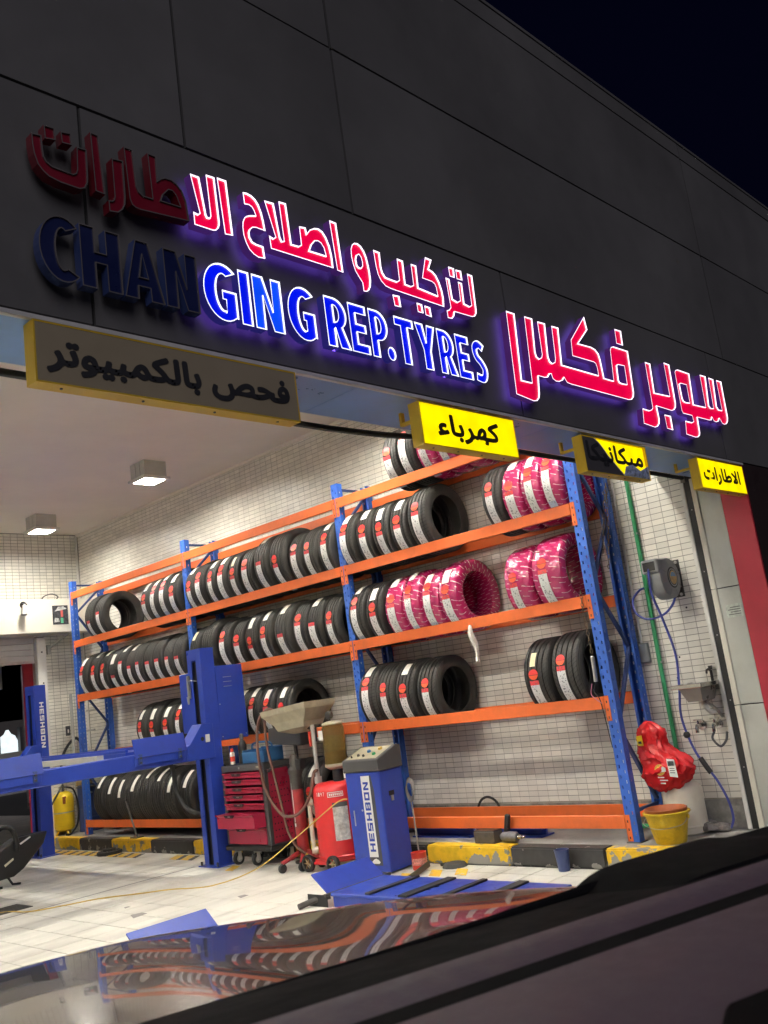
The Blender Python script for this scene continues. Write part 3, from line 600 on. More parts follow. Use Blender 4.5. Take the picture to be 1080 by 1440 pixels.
LETTERS = [
 ('upper',0,[(1.332,3.493),(1.333,3.453),(1.337,3.419),(1.348,3.382),(1.365,3.362),(1.386,3.348),(1.427,3.340),(1.496,3.338),(1.517,3.348),(1.530,3.375),(1.532,3.401),(1.534,3.504),(1.496,3.502),(1.492,3.411),(1.487,3.397),(1.476,3.389),(1.432,3.390),(1.400,3.392),(1.382,3.402),(1.373,3.418),(1.370,3.443),(1.368,3.498)],[]),
 ('upper',0,[(1.378,3.542),(1.418,3.544),(1.420,3.498),(1.380,3.491)],[]),
 ('upper',0,[(1.439,3.540),(1.478,3.547),(1.480,3.501),(1.442,3.497)],[]),
 ('upper',0,[(1.553,3.582),(1.585,3.580),(1.595,3.349),(1.557,3.351)],[]),
 ('upper',0,[(1.632,3.507),(1.678,3.512),(1.676,3.366),(1.672,3.335),(1.660,3.311),(1.640,3.293),(1.606,3.288),(1.605,3.330),(1.621,3.334),(1.628,3.342),(1.631,3.355)],[]),
 ('upper',0,[(1.685,3.573),(1.722,3.574),(1.726,3.467),(1.728,3.425),(1.735,3.406),(1.750,3.396),(1.790,3.397),(1.785,3.584),(1.823,3.583),(1.820,3.481),(1.835,3.495),(1.854,3.505),(1.882,3.506),(1.905,3.495),(1.926,3.474),(1.941,3.434),(1.948,3.352),(1.735,3.334),(1.714,3.336),(1.700,3.344),(1.692,3.367)],[[(1.828,3.401),(1.839,3.429),(1.865,3.458),(1.882,3.459),(1.896,3.446),(1.911,3.403)]]),
 ('upper',1,[(1.971,3.563),(2.014,3.563),(2.030,3.405),(2.035,3.396),(2.045,3.397),(2.050,3.407),(2.047,3.585),(2.089,3.587),(2.092,3.397),(2.090,3.379),(2.083,3.363),(2.069,3.349),(2.054,3.345),(1.969,3.345),(1.969,3.400),(1.991,3.396),(1.999,3.403)],[]),
 ('upper',1,[(2.101,3.591),(2.147,3.592),(2.152,3.351),(2.112,3.346)],[]),
 ('upper',1,[(2.227,3.568),(2.249,3.571),(2.271,3.567),(2.291,3.555),(2.305,3.535),(2.316,3.503),(2.322,3.467),(2.326,3.422),(2.277,3.423),(2.260,3.419),(2.246,3.407),(2.238,3.390),(2.239,3.370),(2.249,3.353),(2.268,3.348),(2.304,3.347),(2.307,3.293),(2.272,3.289),(2.248,3.297),(2.227,3.314),(2.214,3.340),(2.206,3.370),(2.205,3.403),(2.209,3.429),(2.220,3.451),(2.235,3.464),(2.255,3.473),(2.281,3.480),(2.276,3.498),(2.266,3.513),(2.252,3.518),(2.228,3.514)],[]),
 ('upper',1,[(2.338,3.566),(2.389,3.570),(2.404,3.416),(2.411,3.402),(2.422,3.406),(2.418,3.588),(2.459,3.591),(2.464,3.403),(2.505,3.405),(2.519,3.415),(2.520,3.502),(2.558,3.508),(2.562,3.481),(2.582,3.505),(2.613,3.522),(2.638,3.526),(2.659,3.518),(2.677,3.495),(2.691,3.459),(2.698,3.414),(2.698,3.352),(2.345,3.349),(2.342,3.408),(2.365,3.401),(2.377,3.410)],[[(2.566,3.401),(2.582,3.432),(2.605,3.457),(2.623,3.462),(2.639,3.457),(2.653,3.439),(2.660,3.403)]]),
 ('upper',1,[(2.710,3.589),(2.752,3.588),(2.757,3.346),(2.720,3.348)],[]),
 ('upper',1,[(2.825,3.480),(2.837,3.505),(2.855,3.520),(2.877,3.523),(2.897,3.514),(2.914,3.493),(2.924,3.466),(2.929,3.433),(2.933,3.396),(2.932,3.351),(2.924,3.319),(2.910,3.298),(2.893,3.287),(2.873,3.285),(2.873,3.327),(2.852,3.353),(2.836,3.375),(2.827,3.406),(2.822,3.442)],[[(2.852,3.435),(2.861,3.458),(2.875,3.467),(2.886,3.456),(2.890,3.434),(2.888,3.415),(2.877,3.401),(2.865,3.400),(2.854,3.407)]]),
 ('upper',1,[(2.977,3.519),(3.020,3.517),(3.017,3.441),(3.022,3.415),(3.038,3.396),(3.069,3.394),(3.116,3.393),(3.133,3.404),(3.138,3.518),(3.181,3.517),(3.176,3.395),(3.214,3.393),(3.234,3.403),(3.237,3.516),(3.277,3.517),(3.270,3.399),(3.411,3.390),(3.409,3.432),(3.401,3.451),(3.382,3.458),(3.309,3.459),(3.357,3.584),(3.406,3.582),(3.373,3.524),(3.401,3.518),(3.424,3.502),(3.442,3.469),(3.454,3.427),(3.457,3.386),(3.450,3.338),(3.064,3.343),(3.029,3.348),(3.002,3.368),(2.987,3.395),(2.980,3.435)],[]),
 ('upper',1,[(3.069,3.315),(3.117,3.319),(3.119,3.262),(3.074,3.259)],[]),
 ('upper',1,[(3.237,3.313),(3.277,3.313),(3.279,3.266),(3.238,3.265)],[]),
 ('upper',1,[(3.294,3.311),(3.336,3.310),(3.339,3.259),(3.294,3.261)],[]),
 ('upper',1,[(3.689,3.580),(3.731,3.579),(3.721,3.384),(3.716,3.362),(3.698,3.341),(3.671,3.333),(3.532,3.330),(3.521,3.305),(3.501,3.286),(3.467,3.283),(3.466,3.323),(3.488,3.332),(3.503,3.348),(3.498,3.510),(3.528,3.509),(3.531,3.400),(3.568,3.392),(3.593,3.406),(3.598,3.512),(3.630,3.511),(3.624,3.396),(3.666,3.390),(3.684,3.401)],[]),
 ('upper',1,[(3.535,3.580),(3.581,3.581),(3.575,3.527),(3.536,3.526)],[]),
 ('upper',1,[(3.593,3.578),(3.639,3.582),(3.639,3.528),(3.592,3.525)],[]),
 ('name',1,[(3.992,3.438),(4.071,3.439),(4.034,3.045),(4.129,3.046),(4.164,3.443),(4.242,3.446),(4.216,3.242),(4.222,3.214),(4.244,3.205),(4.269,3.218),(4.280,3.237),(4.290,3.439),(4.368,3.443),(4.342,3.236),(4.352,3.208),(4.375,3.201),(4.401,3.213),(4.413,3.236),(4.434,3.442),(4.506,3.445),(4.475,3.209),(4.876,3.211),(4.877,3.261),(4.869,3.286),(4.850,3.292),(4.610,3.289),(4.625,3.393),(4.831,3.586),(4.844,3.502),(4.704,3.385),(4.851,3.391),(4.897,3.383),(4.927,3.361),(4.937,3.325),(4.942,3.204),(5.054,3.204),(5.084,3.414),(5.102,3.437),(5.135,3.448),(5.319,3.451),(5.293,3.163),(5.279,3.133),(5.247,3.109),(5.205,3.101),(4.536,3.100),(4.496,3.104),(4.483,3.117),(4.473,3.131),(4.453,3.112),(4.412,3.096),(4.376,3.093),(4.348,3.104),(4.340,3.131),(4.324,3.129),(4.299,3.104),(4.266,3.097),(4.206,3.097),(4.186,2.989),(4.174,2.963),(4.148,2.943),(4.114,2.937),(3.959,2.955)],[[(5.135,3.319),(5.152,3.328),(5.232,3.333),(5.222,3.208),(5.159,3.204),(5.130,3.207),(5.122,3.220)]]),
 ('name',1,[(5.195,3.579),(5.278,3.582),(5.268,3.479),(5.185,3.478)],[]),
 ('name',1,[(5.531,3.413),(5.604,3.414),(5.584,3.205),(5.802,3.214),(5.812,3.459),(5.893,3.457),(5.875,3.172),(5.862,3.142),(5.832,3.120),(5.787,3.107),(5.578,3.111),(5.581,3.022),(5.568,2.989),(5.536,2.966),(5.492,2.953),(5.347,2.962),(5.369,3.067),(5.461,3.065),(5.495,3.076),(5.513,3.090)],[]),
 ('name',1,[(5.665,3.064),(5.757,3.065),(5.751,2.964),(5.666,2.967)],[]),
 ('name',1,[(5.959,3.414),(5.978,3.432),(6.013,3.442),(6.194,3.441),(6.162,3.204),(6.357,3.210),(6.371,3.462),(6.469,3.465),(6.423,3.232),(6.445,3.215),(6.493,3.220),(6.516,3.463),(6.598,3.463),(6.560,3.242),(6.586,3.222),(6.641,3.224),(6.651,3.465),(6.740,3.467),(6.723,3.180),(6.707,3.147),(6.675,3.123),(6.631,3.112),(6.598,3.116),(6.562,3.151),(6.537,3.126),(6.487,3.113),(6.451,3.118),(6.434,3.143),(6.414,3.119),(6.374,3.113),(6.183,3.111),(6.171,2.997),(6.158,2.975),(6.123,2.957),(6.077,2.951),(5.943,2.958),(5.969,3.059),(6.072,3.059),(6.104,3.071),(6.095,3.112),(5.961,3.111),(5.945,3.129)],[[(5.999,3.330),(6.021,3.340),(6.108,3.342),(6.102,3.208),(6.040,3.203),(6.008,3.209),(5.998,3.226)]]),
]
sgA = thing('channel_letter_sign', 'upper row of red Arabic channel letters, left end unlit', 'sign', (1.33, 2.66, 3.26), 'raised letter signs on the fascia')
sgN = thing('channel_letter_sign', 'large lit red Arabic shop name at the right of the fascia', 'sign', (3.96, 2.66, 2.94), 'raised letter signs on the fascia')
sgB = thing('channel_letter_sign', 'blue CHANGING REP.TYRES channel letters, first four unlit', 'sign', (1.33, 2.66, 2.97), 'raised letter signs on the fascia')
for wname, lit, outer, holes in LETTERS:
    par = sgA if wname == 'upper' else sgN
    letter(par, outer, holes, E_RED if lit else M_URED, E_RIM if lit else M_URIM, E_RETR if lit else M_RRET, lit)
def ell(cx, cz, rx, rz, a0, a1, n=14):
    return [(cx+rx*math.cos(R(a0+(a1-a0)*i/n)), cz+rz*math.sin(R(a0+(a1-a0)*i/n))) for i in range(n+1)]
def latin(ch, w, h=0.232, s=0.056, t=0.044):
    if ch == 'I': return [(0,0),(w,0),(w,h),(0,h)], []
    if ch == 'H': return [(0,0),(s,0),(s,h*.42),(w-s,h*.42),(w-s,0),(w,0),(w,h),(w-s,h),(w-s,h*.6),(s,h*.6),(s,h),(0,h)], []
    if ch == 'N': return [(0,0),(s*.92,0),(s*.92,h*.62),(w-s,0),(w,0),(w,h),(w-s*.92,h),(w-s*.92,h*.40),(s,h),(0,h)], []
    if ch == 'A': return [(0,0),(s,0),(w*.36,h*.22),(w*.64,h*.22),(w-s,0),(w,0),(w*.66,h),(w*.34,h)], [[(w*.40,h*.38),(w*.50,h*.76),(w*.60,h*.38)]]
    if ch == 'E': return [(0,0),(w,0),(w,t),(s,t),(s,h*.42),(w*.9,h*.42),(w*.9,h*.42+t*.95),(s,h*.42+t*.95),(s,h-t),(w*.97,h-t),(w*.97,h),(0,h)], []
    if ch == 'T': return [(w/2-s*.5,0),(w/2+s*.5,0),(w/2+s*.5,h-t),(w,h-t),(w,h),(0,h),(0,h-t),(w/2-s*.5,h-t)], []
    if ch == 'Y': return [(w/2-s*.5,0),(w/2+s*.5,0),(w/2+s*.5,h*.42),(w,h),(w-s*1.05,h),(w/2,h*.62),(s*1.05,h),(0,h),(w/2-s*.5,h*.42)], []
    if ch == '.': return ell(w/2, w*.62, w/2, w*.62, 0, 345, 15), []
    if ch in 'CG':
        cx = .60*w; rx = .60*w; rz = h*.52; cz = h/2; ix = rx-s*1.05; iz = rz-t
        o = ell(cx, cz, rx, rz, 48, 312 if ch == 'C' else 304, 22)
        if ch == 'C': o += ell(cx, cz, ix, iz, 298, 62, 18)
        else:
            o += [(w, h*.06),(w, h*.54),(w*.55, h*.54),(w*.55, h*.54-t*.9),(w-s*.95, h*.54-t*.9),(w-s*.95, h*.17)]
            o += ell(cx, cz, ix, iz, 284, 62, 18)
        return o, []
    if ch in 'PR':
        cx = .42*w; zc = h*.68; rz = h*.32; rx = w*.96-cx; k = t*.82
        if ch == 'P': base = [(0,0),(s,0),(s,h*.36),(cx,h*.36)]+ell(cx,zc,rx,rz,-85,85)
        else: base = [(0,0),(s,0),(s,h*.40),(cx*.92,h*.40),(w-s*1.1,0),(w*1.04,0),(w*.74,h*.43)]+ell(cx,zc,rx,rz,-42,85)
        return base+[(cx,h),(0,h)], [[(s,h*.36+k),(cx,h*.36+k)]+ell(cx,zc,rx-s*.92,rz-k,-80,80,10)+[(cx,h-k),(s,h-k)]]
    if ch == 'S':
        q = spline([(w*.86,h*.82,0),(w*.55,h*.90,0),(w*.25,h*.80,0),(w*.30,h*.60,0),(w*.60,h*.47,0),(w*.80,h*.30,0),(w*.62,h*.10,0),(w*.12,h*.12,0)], 5)
        L_, R_ = [], []
        for i, p in enumerate(q):
            d = (q[min(i+1,len(q)-1)]-q[max(i-1,0)]).normalized(); nrm = Vector((-d.y,d.x,0))*0.022
            L_.append((p.x+nrm.x,p.y+nrm.y)); R_.append((p.x-nrm.x,p.y-nrm.y))
        return L_+R_[::-1], []
BLUE = [('C',1.334,1.474,0),('H',1.481,1.635,0),('A',1.642,1.805,0),('N',1.812,1.958,0),('G',1.981,2.137,1),('I',2.153,2.207,1),('N',2.221,2.370,2),('G',2.398,2.548,1),('R',2.610,2.742,1),('E',2.753,2.866,1),('P',2.881,3.003,1),('.',2.980,3.034,1),('T',3.051,3.183,1),('Y',3.195,3.342,1),('R',3.355,3.480,1),('E',3.495,3.603,1),('S',3.620,3.734,1)]
for ch, a, b, lit in BLUE:
    o_, hs = latin(ch, b-a, s=min(0.057, (b-a)*0.40) if ch not in 'I.' else 0.05)
    tr = lambda l: [(a+p[0], 2.974+p[1]) for p in l]
    letter(sgB, tr(o_), [tr(h) for h in hs], (M_UBLUE, E_BLUE, E_BLUE2)[lit], (M_URIM, E_RIM2, E_RIM2)[lit], E_RETB if lit else M_BRET, lit)

# ------------------------------------------------------------------ yellow box signs
E_YEL = emit('lit_yellow_panel', (1.0,0.80,0.0), 0.95, (0.5,0.38,0.0))
M_UYEL = mat('unlit_sign_sheet', (0.32,0.265,0.18), 0.5, 0, 0.05, 4)
M_INKL = mat('brown_black_lettering', (0.035,0.025,0.005), 0.7); M_INKD = mat('dark_lettering', (0.022,0.022,0.026), 0.6)
def text_mesh(word, x0, x1, z0, z1, y, thick=0.0, flip=True):
    """lettering from the built-in font, joined into one thin mesh, fitted to a rectangle of the plane y"""
    c = bpy.data.curves.new('lettering', 'FONT'); c.body = word; c.resolution_u = 3
    o = bpy.data.objects.new('lettering', c); COL.objects.link(o)
    bpy.context.view_layer.update()
    me = o.to_mesh(); vs = [v.co.copy() for v in me.vertices]; fs = [tuple(p.vertices) for p in me.polygons]
    o.to_mesh_clear(); bpy.data.objects.remove(o); bpy.data.curves.remove(c)
    ax = min(v.x for v in vs); bx = max(v.x for v in vs); az = min(v.y for v in vs); bz = max(v.y for v in vs)
    m = MB()
    offs = [(0,0)] if not thick else [(0,0),(thick,0),(-thick,0),(0,thick),(0,-thick),(thick*.7,thick*.7),(-thick*.7,-thick*.7),(thick*.7,-thick*.7),(-thick*.7,thick*.7)]
    for q, (dx, dz) in enumerate(offs):
        m.add([(x0+thick+(v.x-ax)/(bx-ax)*(x1-x0-2*thick)+dx, y-q*0.00004, z0+thick+(v.y-az)/(bz-az)*(z1-z0-2*thick)+dz) for v in vs], fs)
    return m
W_ELEC = '\ufedb\ufeec\ufeae\ufe91\ufe8e\ufe80'[::-1]
W_COMP = '\ufed3\ufea4\ufeba \ufe91\ufe8e\ufedf\ufedc\ufee4\ufe92\ufef4\ufeee\ufe97\ufeae'[::-1]
W_MECH = '\ufee3\ufef4\ufedc\ufe8e\ufee7\ufef4\ufedc\ufe8e'[::-1]
W_TYRE = '\ufe8d\ufefb\ufec3\ufe8e\ufead\ufe8d\ufe95'[::-1]
YS0, YS1 = 2.674, 2.742
def box_sign(x0, x1, z0, z1, label, face, word, tx, ink, lipm=M_GOLD):
    t = thing('box_sign', label, 'sign', ((x0+x1)/2, YS1, z0), 'yellow box signs under the fascia')
    b = MB(); b.box((x0, YS0+0.004, z0), (x1, YS1, z0+0.004)).box((x0, YS0+0.004, z1-0.004), (x1, YS1, z1)).box((x0, YS0+0.004, z0+0.004), (x0+0.004, YS1, z1-0.004)).box((x1-0.004, YS0+0.004, z0+0.004), (x1, YS1, z1-0.004)).box((x0+0.004, YS1-0.004, z0+0.004), (x1-0.004, YS1, z1-0.004))
    cab = obj('cabinet', b, M_GOLD, t)
    lip = MB(); k = 0.006
    lip.box((x0,YS0,z0),(x1,YS0+0.0039,z0+k)).box((x0,YS0,z1-k),(x1,YS0+0.0039,z1)).box((x0,YS0,z0+k),(x0+k,YS0+0.0039,z1-k)).box((x1-k,YS0,z0+k),(x1,YS0+0.0039,z1-k))
    obj('face_lip', lip, lipm, t)
    for q in range(4): obj('screw', MB().cyl((x0+0.1+(x1-x0-0.2)*q/3, YS0+0.03, z0-0.004), (x0+0.1+(x1-x0-0.2)*q/3, YS0+0.03, z0), 0.005, n=8), M_DSTEEL, t)
    for xx in (x0+0.12, x1-0.12): obj('hanger', MB().box((xx-0.012, YS1, z1-0.05), (xx+0.012, YS1+0.16, z1-0.035)).box((xx-0.012, YS1+0.145, z1-0.036), (xx+0.012, YS1+0.16, ZB+0.003)), M_GOLD, t)
    if face is not None: obj('face_panel', MB().box((x0+k, YS0+0.001, z0+k), (x1-k, YS0+0.0038, z1-k)), face, t)
    if word: obj('lettering', text_mesh(word, *tx, YS0-0.0012, 0.006), ink, t)
    return t
box_sign(1.328, 2.455, 2.630, 2.847, 'long unlit yellow box sign at the left under the fascia', M_UYEL, W_COMP, (1.365,2.41,2.668,2.800), M_INKD)
box_sign(3.220, 3.985, 2.619, 2.835, 'lit yellow box sign with short dark Arabic word, second from left', E_YEL, W_ELEC, (3.335,3.835,2.650,2.793), M_INKL)
s3 = box_sign(4.660, 5.430, 2.606, 2.831, 'torn box sign half dark and half glowing yellow', None, None, None, None)
obj('inner_panel', MB().box((4.664, YS0+0.020, 2.610), (5.426, YS0+0.026, 2.827)), E_YEL, s3)
dark = [(4.667,2.613),(5.10,2.613),(5.03,2.66),(4.99,2.69),(4.935,2.725),(4.90,2.76),(4.85,2.80),(4.80,2.824),(4.667,2.824)]
obj('torn_sheet', MB().prism(dark, YS0+0.002, YS0+0.004, 'xz'), mat('dark_torn_sheet', (0.085,0.08,0.085), 0.35), s3)
obj('torn_edge', MB().tube([(p[0], YS0+0.003, p[1]) for p in dark[1:8]], 0.004, 6), M_PAPER, s3)
flap = MB(); flap.add([(5.09,YS0+0.002,2.613),(5.12,YS0-0.004,2.672),(5.20,YS0-0.010,2.690),(5.30,YS0-0.004,2.66),(5.42,YS0-0.002,2.70),(5.422,YS0+0.002,2.613),(5.26,YS0-0.012,2.64)], [(0,1,6),(1,2,6),(2,3,6),(3,4,6),(4,5,6),(5,0,6)])
fo = obj('loose_flap', flap, mat('pale_blue_sheet', (0.42,0.5,0.72), 0.3, 0, 0.5, 30), s3)
obj('lettering', text_mesh(W_MECH, 4.69, 5.36, 2.655, 2.800, YS0-0.0012, 0.006), M_INKD, s3)
box_sign(6.180, 6.958, 2.611, 2.836, 'small lit yellow box sign at the right end beside the pillar', E_YEL, W_TYRE, (6.24,6.865,2.650,2.785), M_INKL)
# ------------------------------------------------------------------ tyre rack
XR0, XR1 = 6.425, 6.93
POST_Y = [12.295, 9.415, 6.625, 3.855]; PW = 0.09
LEV = [3.51, 2.81, 2.05, 1.25, 0.35]
RTOP = 3.665
rk = thing('tyre_rack', 'long blue and orange steel rack of three bays holding tyres', 'rack', (6.68, 8.0, PH))
def perforated(x0, front):
    """C section post with two columns of slots in its face and one in each flank; local y centred, z from 0"""
    b = MB(); H = RTOP-PH; pitch = 0.0762; n = int(H/pitch)
    sx = -1 if front else 1
    xf = 0.0 if front else 0.07
    cols = [(-0.045,-0.026),(-0.026,-0.014),(-0.014,0.014),(0.014,0.026),(0.026,0.045)]
    def wallY(x, ya, yb, za, zb): b.add([(x,ya,za),(x,yb,za),(x,yb,zb),(x,ya,zb)], [(0,1,2,3)])
    def wallX(y, xa, xb, za, zb): b.add([(xa,y,za),(xb,y,za),(xb,y,zb),(xa,y,zb)], [(0,1,2,3)])
    for ci, (ya, yb) in enumerate(cols):
        if ci % 2 == 0: wallY(xf, ya, yb, 0, H)
        else:
            off = 0.0 if ci == 1 else pitch/2
            z = 0.0; k = 0
            prev = 0.0
            while True:
                hz0 = 0.05+off+k*pitch; hz1 = hz0+0.024
                if hz1 > H-0.02: break
                wallY(xf, ya, yb, prev, hz0); prev = hz1; k += 1
            wallY(xf, ya, yb, prev, H)
    for y in (-0.045, 0.045):
        wallX(y, 0.0, 0.028, 0, H); wallX(y, 0.040, 0.07, 0, H)
        prev = 0; k = 0
        while True:
            hz0 = 0.06+k*pitch; hz1 = hz0+0.02
            if hz1 > H-0.02: break
            wallX(y, 0.028, 0.040, prev, hz0); prev = hz1; k += 1
        wallX(y, 0.028, 0.040, prev, H)
        s_ = 1 if y > 0 else -1
        xe = 0.07 if front else 0.0
        wallY(xe, y, y-s_*0.022, 0, H)
    me = b.mesh('upright'); me.materials.append(M_RBLUE); return me
ME_F = perforated(0, True); ME_B = perforated(0, False)
def rloc(o, p): o.location = Vector(p)-ORG[rk]
for py in POST_Y:
    for me, x in ((ME_F, XR0), (ME_B, XR1-0.07)):
        o = bpy.data.objects.new('upright', me); COL.objects.link(o); o.parent = rk; rloc(o, (x, py, PH+0.004))
        so = o.modifiers.new('thick', 'SOLIDIFY'); so.thickness = 0.0022; so.offset = 0
        fp = obj('foot_plate', MB().box((x-0.02, py-0.06, PH), (x+0.09, py+0.06, PH+0.005)), M_DSTEEL, rk)
    # bracing between front and back post
    zz = [(1,0.40),(0,1.0),(1,1.61),(0,2.12),(1,2.68),(0,3.20),(1,3.56)]
    for (ea, za), (eb, zb) in zip(zz[:-1], zz[1:]):
        xa = XR1-0.06 if ea else XR0+0.055; xb = XR1-0.06 if eb else XR0+0.055
        d = Vector((xb-xa, 0, zb-za)); L_ = d.length
        obj('brace', MB().at(frame((xa, py, za), (0,1,0), d)).box((-0.016,-0.013,0),(0.016,0.013,L_)), M_RDARK, rk, bevel=0.003)
    for z in (0.355, 3.60): obj('brace', MB().box((XR0+0.071, py-0.012, z), (XR1-0.071, py+0.012, z+0.025)), M_RDARK, rk)
BH = 0.098
def beam(y0, y1, z, front):
    b = MB()
    x0, x1 = (XR0-0.012, XR0+0.018) if front else (XR1-0.018, XR1+0.012)
    b.box((x0, y0, z-BH), (x1, y1, z))
    o = obj('beam', b, M_RORANGE, rk, bevel=0.004)
    for y, s in ((y0, 1), (y1, -1)):
        c = MB()
        xa = XR0-0.006 if front else XR1+0.002
        c.box((xa-0.0015, y-0.004 if s > 0 else y-0.002, z-0.19), (xa+0.0025, y+0.002 if s > 0 else y+0.004, z+0.004))
        yy0, yy1 = (y-0.042, y) if s > 0 else (y, y+0.042)
        c.box((xa-0.0015, yy0, z-0.19), (xa+0.0015, yy1, z+0.004))
        k = obj('connector', c, M_RORANGE, o)
        if front:
            for q in range(3): obj('slot', MB().box((xa-0.0022, (yy0+yy1)/2-0.005, z-0.035-q*0.06-0.018), (xa-0.0016, (yy0+yy1)/2+0.005, z-0.035-q*0.06)), M_JOINT, o)
for bi in range(3):
    ya = POST_Y[bi+1]+PW/2+0.003; yb = POST_Y[bi]-PW/2-0.003
    for z in LEV:
        for fr in (True, False): beam(ya, yb, z, fr)

# ------------------------------------------------------------------ tyres
def tyre_mesh():
    R_, r_, w = 0.32, 0.212, 0.2
    pr = [(r_,-.36*w),(r_-0.004,-.40*w),(r_+0.012,-.455*w),(r_+0.03,-.485*w),(r_+0.055,-.50*w),(R_-0.035,-.485*w),(R_-0.014,-.455*w),(R_-0.006,-.43*w),(R_-0.002,-.40*w)]
    gro = [(-.28,.026),(-.095,.03),(.095,.03),(.28,.026)]
    for gy, gw in gro:
        pr += [(R_,(gy-gw)*w),(R_-0.008,(gy-gw*.8)*w),(R_-0.008,(gy+gw*.8)*w),(R_,(gy+gw)*w)]
    pr += [(R_-0.002,.40*w),(R_-0.006,.43*w),(R_-0.014,.455*w),(R_-0.035,.485*w),(r_+0.055,.50*w),(r_+0.03,.485*w),(r_+0.012,.455*w),(r_-0.004,.40*w),(r_,.36*w)]
    pr += [(r_+0.012,.36*w),(r_+0.05,.42*w),(R_-0.045,.40*w),(R_-0.024,.30*w),(R_-0.020,0),(R_-0.024,-.30*w),(R_-0.045,-.40*w),(r_+0.05,-.42*w),(r_+0.012,-.36*w)]
    b = MB().lathe(pr, (0,0,0), 'y', 60, close=True)
    return b.mesh('tyre', smooth=True)
def wrapped_mesh():
    R_, r_, w = 0.325, 0.20, 0.205
    pr = [(r_,-.30*w),(r_+0.010,-.42*w),(r_+0.05,-.50*w),(R_-0.035,-.49*w),(R_-0.012,-.44*w),(R_-0.003,-.36*w),(R_,-.15*w),(R_,.15*w),(R_-0.003,.36*w),(R_-0.012,.44*w),(R_-0.035,.49*w),(r_+0.05,.50*w),(r_+0.010,.42*w),(r_,.30*w),(r_+0.004,0)]
    b = MB().lathe(pr, (0,0,0), 'y', 72, close=True)
    rnd = random.Random(3)
    for i, v in enumerate(b.v):
        a = math.atan2(v.z, v.x); f = 1+0.006*math.sin(a*23+v.y*30)+0.004*math.sin(a*41)+rnd.uniform(-.003,.003)
        b.v[i] = Vector((v.x*f, v.y, v.z*f))
    return b.mesh('wrapped_tyre', smooth=True)
TY_ME = []
for k in range(3):
    m_ = tyre_mesh(); m_.materials.append(M_TREAD[k]); TY_ME.append(m_)
WR_ME = wrapped_mesh(); WR_ME.materials.append(M_WRAP)
def patch(name, y0, y1, a0, a1, m, rad=0.3225, n=9):
    vs, fs, uv = [], [], []
    for i in range(n+1):
        a = R(a0+(a1-a0)*i/n)
        for j, y in enumerate((y0, y1)):
            vs.append((-rad*math.cos(a), y, rad*math.sin(a))); uv.append((j, i/n))
    for i in range(n): fs.append((2*i, 2*i+1, 2*i+3, 2*i+2))
    me = bpy.data.meshes.new(name); me.from_pydata(vs, [], fs)
    l = me.uv_layers.new(name='UVMap')
    for lp_ in me.loops: l.data[lp_.index].uv = uv[lp_.vertex_index]
    me.materials.append(m); me.shade_smooth(); return me
def round_patch(name, yc, ac, rr, m, rad=0.3232):
    vs, fs, uv = [(-rad*math.cos(R(ac)), yc, rad*math.sin(R(ac)))], [], [(.5,.5)]
    n = 20
    for i in range(n):
        t = 2*math.pi*i/n; a = R(ac)+rr*math.sin(t)/rad; y = yc+rr*math.cos(t)
        vs.append((-rad*math.cos(a), y, rad*math.sin(a))); uv.append((.5+.5*math.cos(t), .5+.5*math.sin(t)))
    for i in range(n): fs.append((0, 1+i, 1+(i+1) % n))
    me = bpy.data.meshes.new(name); me.from_pydata(vs, [], fs)
    l = me.uv_layers.new(name='UVMap')
    for lp_ in me.loops: l.data[lp_.index].uv = uv[lp_.vertex_index]
    me.materials.append(m); return me
LBL = [patch('paper_label', -0.022, 0.060, -58+d, 9+d, M_LABEL, n=12) for d in (-9,-4,0,5)]
LBLW = [patch('paper_label', -0.022, 0.060, -54+d, 9+d, M_LABEL, 0.3315, n=12) for d in (-9,-4,0,5)]
DSC = [round_patch('round_sticker', 0.019, 18+d, 0.044, M_DISC) for d in (-9,-4,0,5)]
DSCW = [round_patch('round_sticker', 0.019, 18+d, 0.044, M_DISC, 0.332) for d in (-9,-4,0,5)]
BLK = [patch('blank_label', -0.018, 0.058, 33+d, 58+d, M_BLANK, n=5) for d in (-7,0,6)]
BLKW = [patch('blank_label', -0.018, 0.058, 31+d, 56+d, M_BLANK, 0.3315, n=5) for d in (-7,0,6)]
YLB = [patch('yellowed_label', 0.0, 0.05, 26, 48, M_YLAB, n=5)]
TOPL = [patch('paper_label', -0.025, 0.04, 22+d, 60+d, M_BLANK, n=8) for d in (-8,0,7,12)]
ORD = ['first','second','third','fourth','fifth','sixth','seventh','eighth','ninth','tenth','eleventh']
SHELF = {'A': 'top beam', 'B': 'second shelf from the top', 'C': 'third shelf from the top', 'D': 'fourth shelf from the top', 'E': 'bottom shelf'}
BAY = {1: 'left bay', 2: 'middle bay', 3: 'right bay'}
CX = 6.66
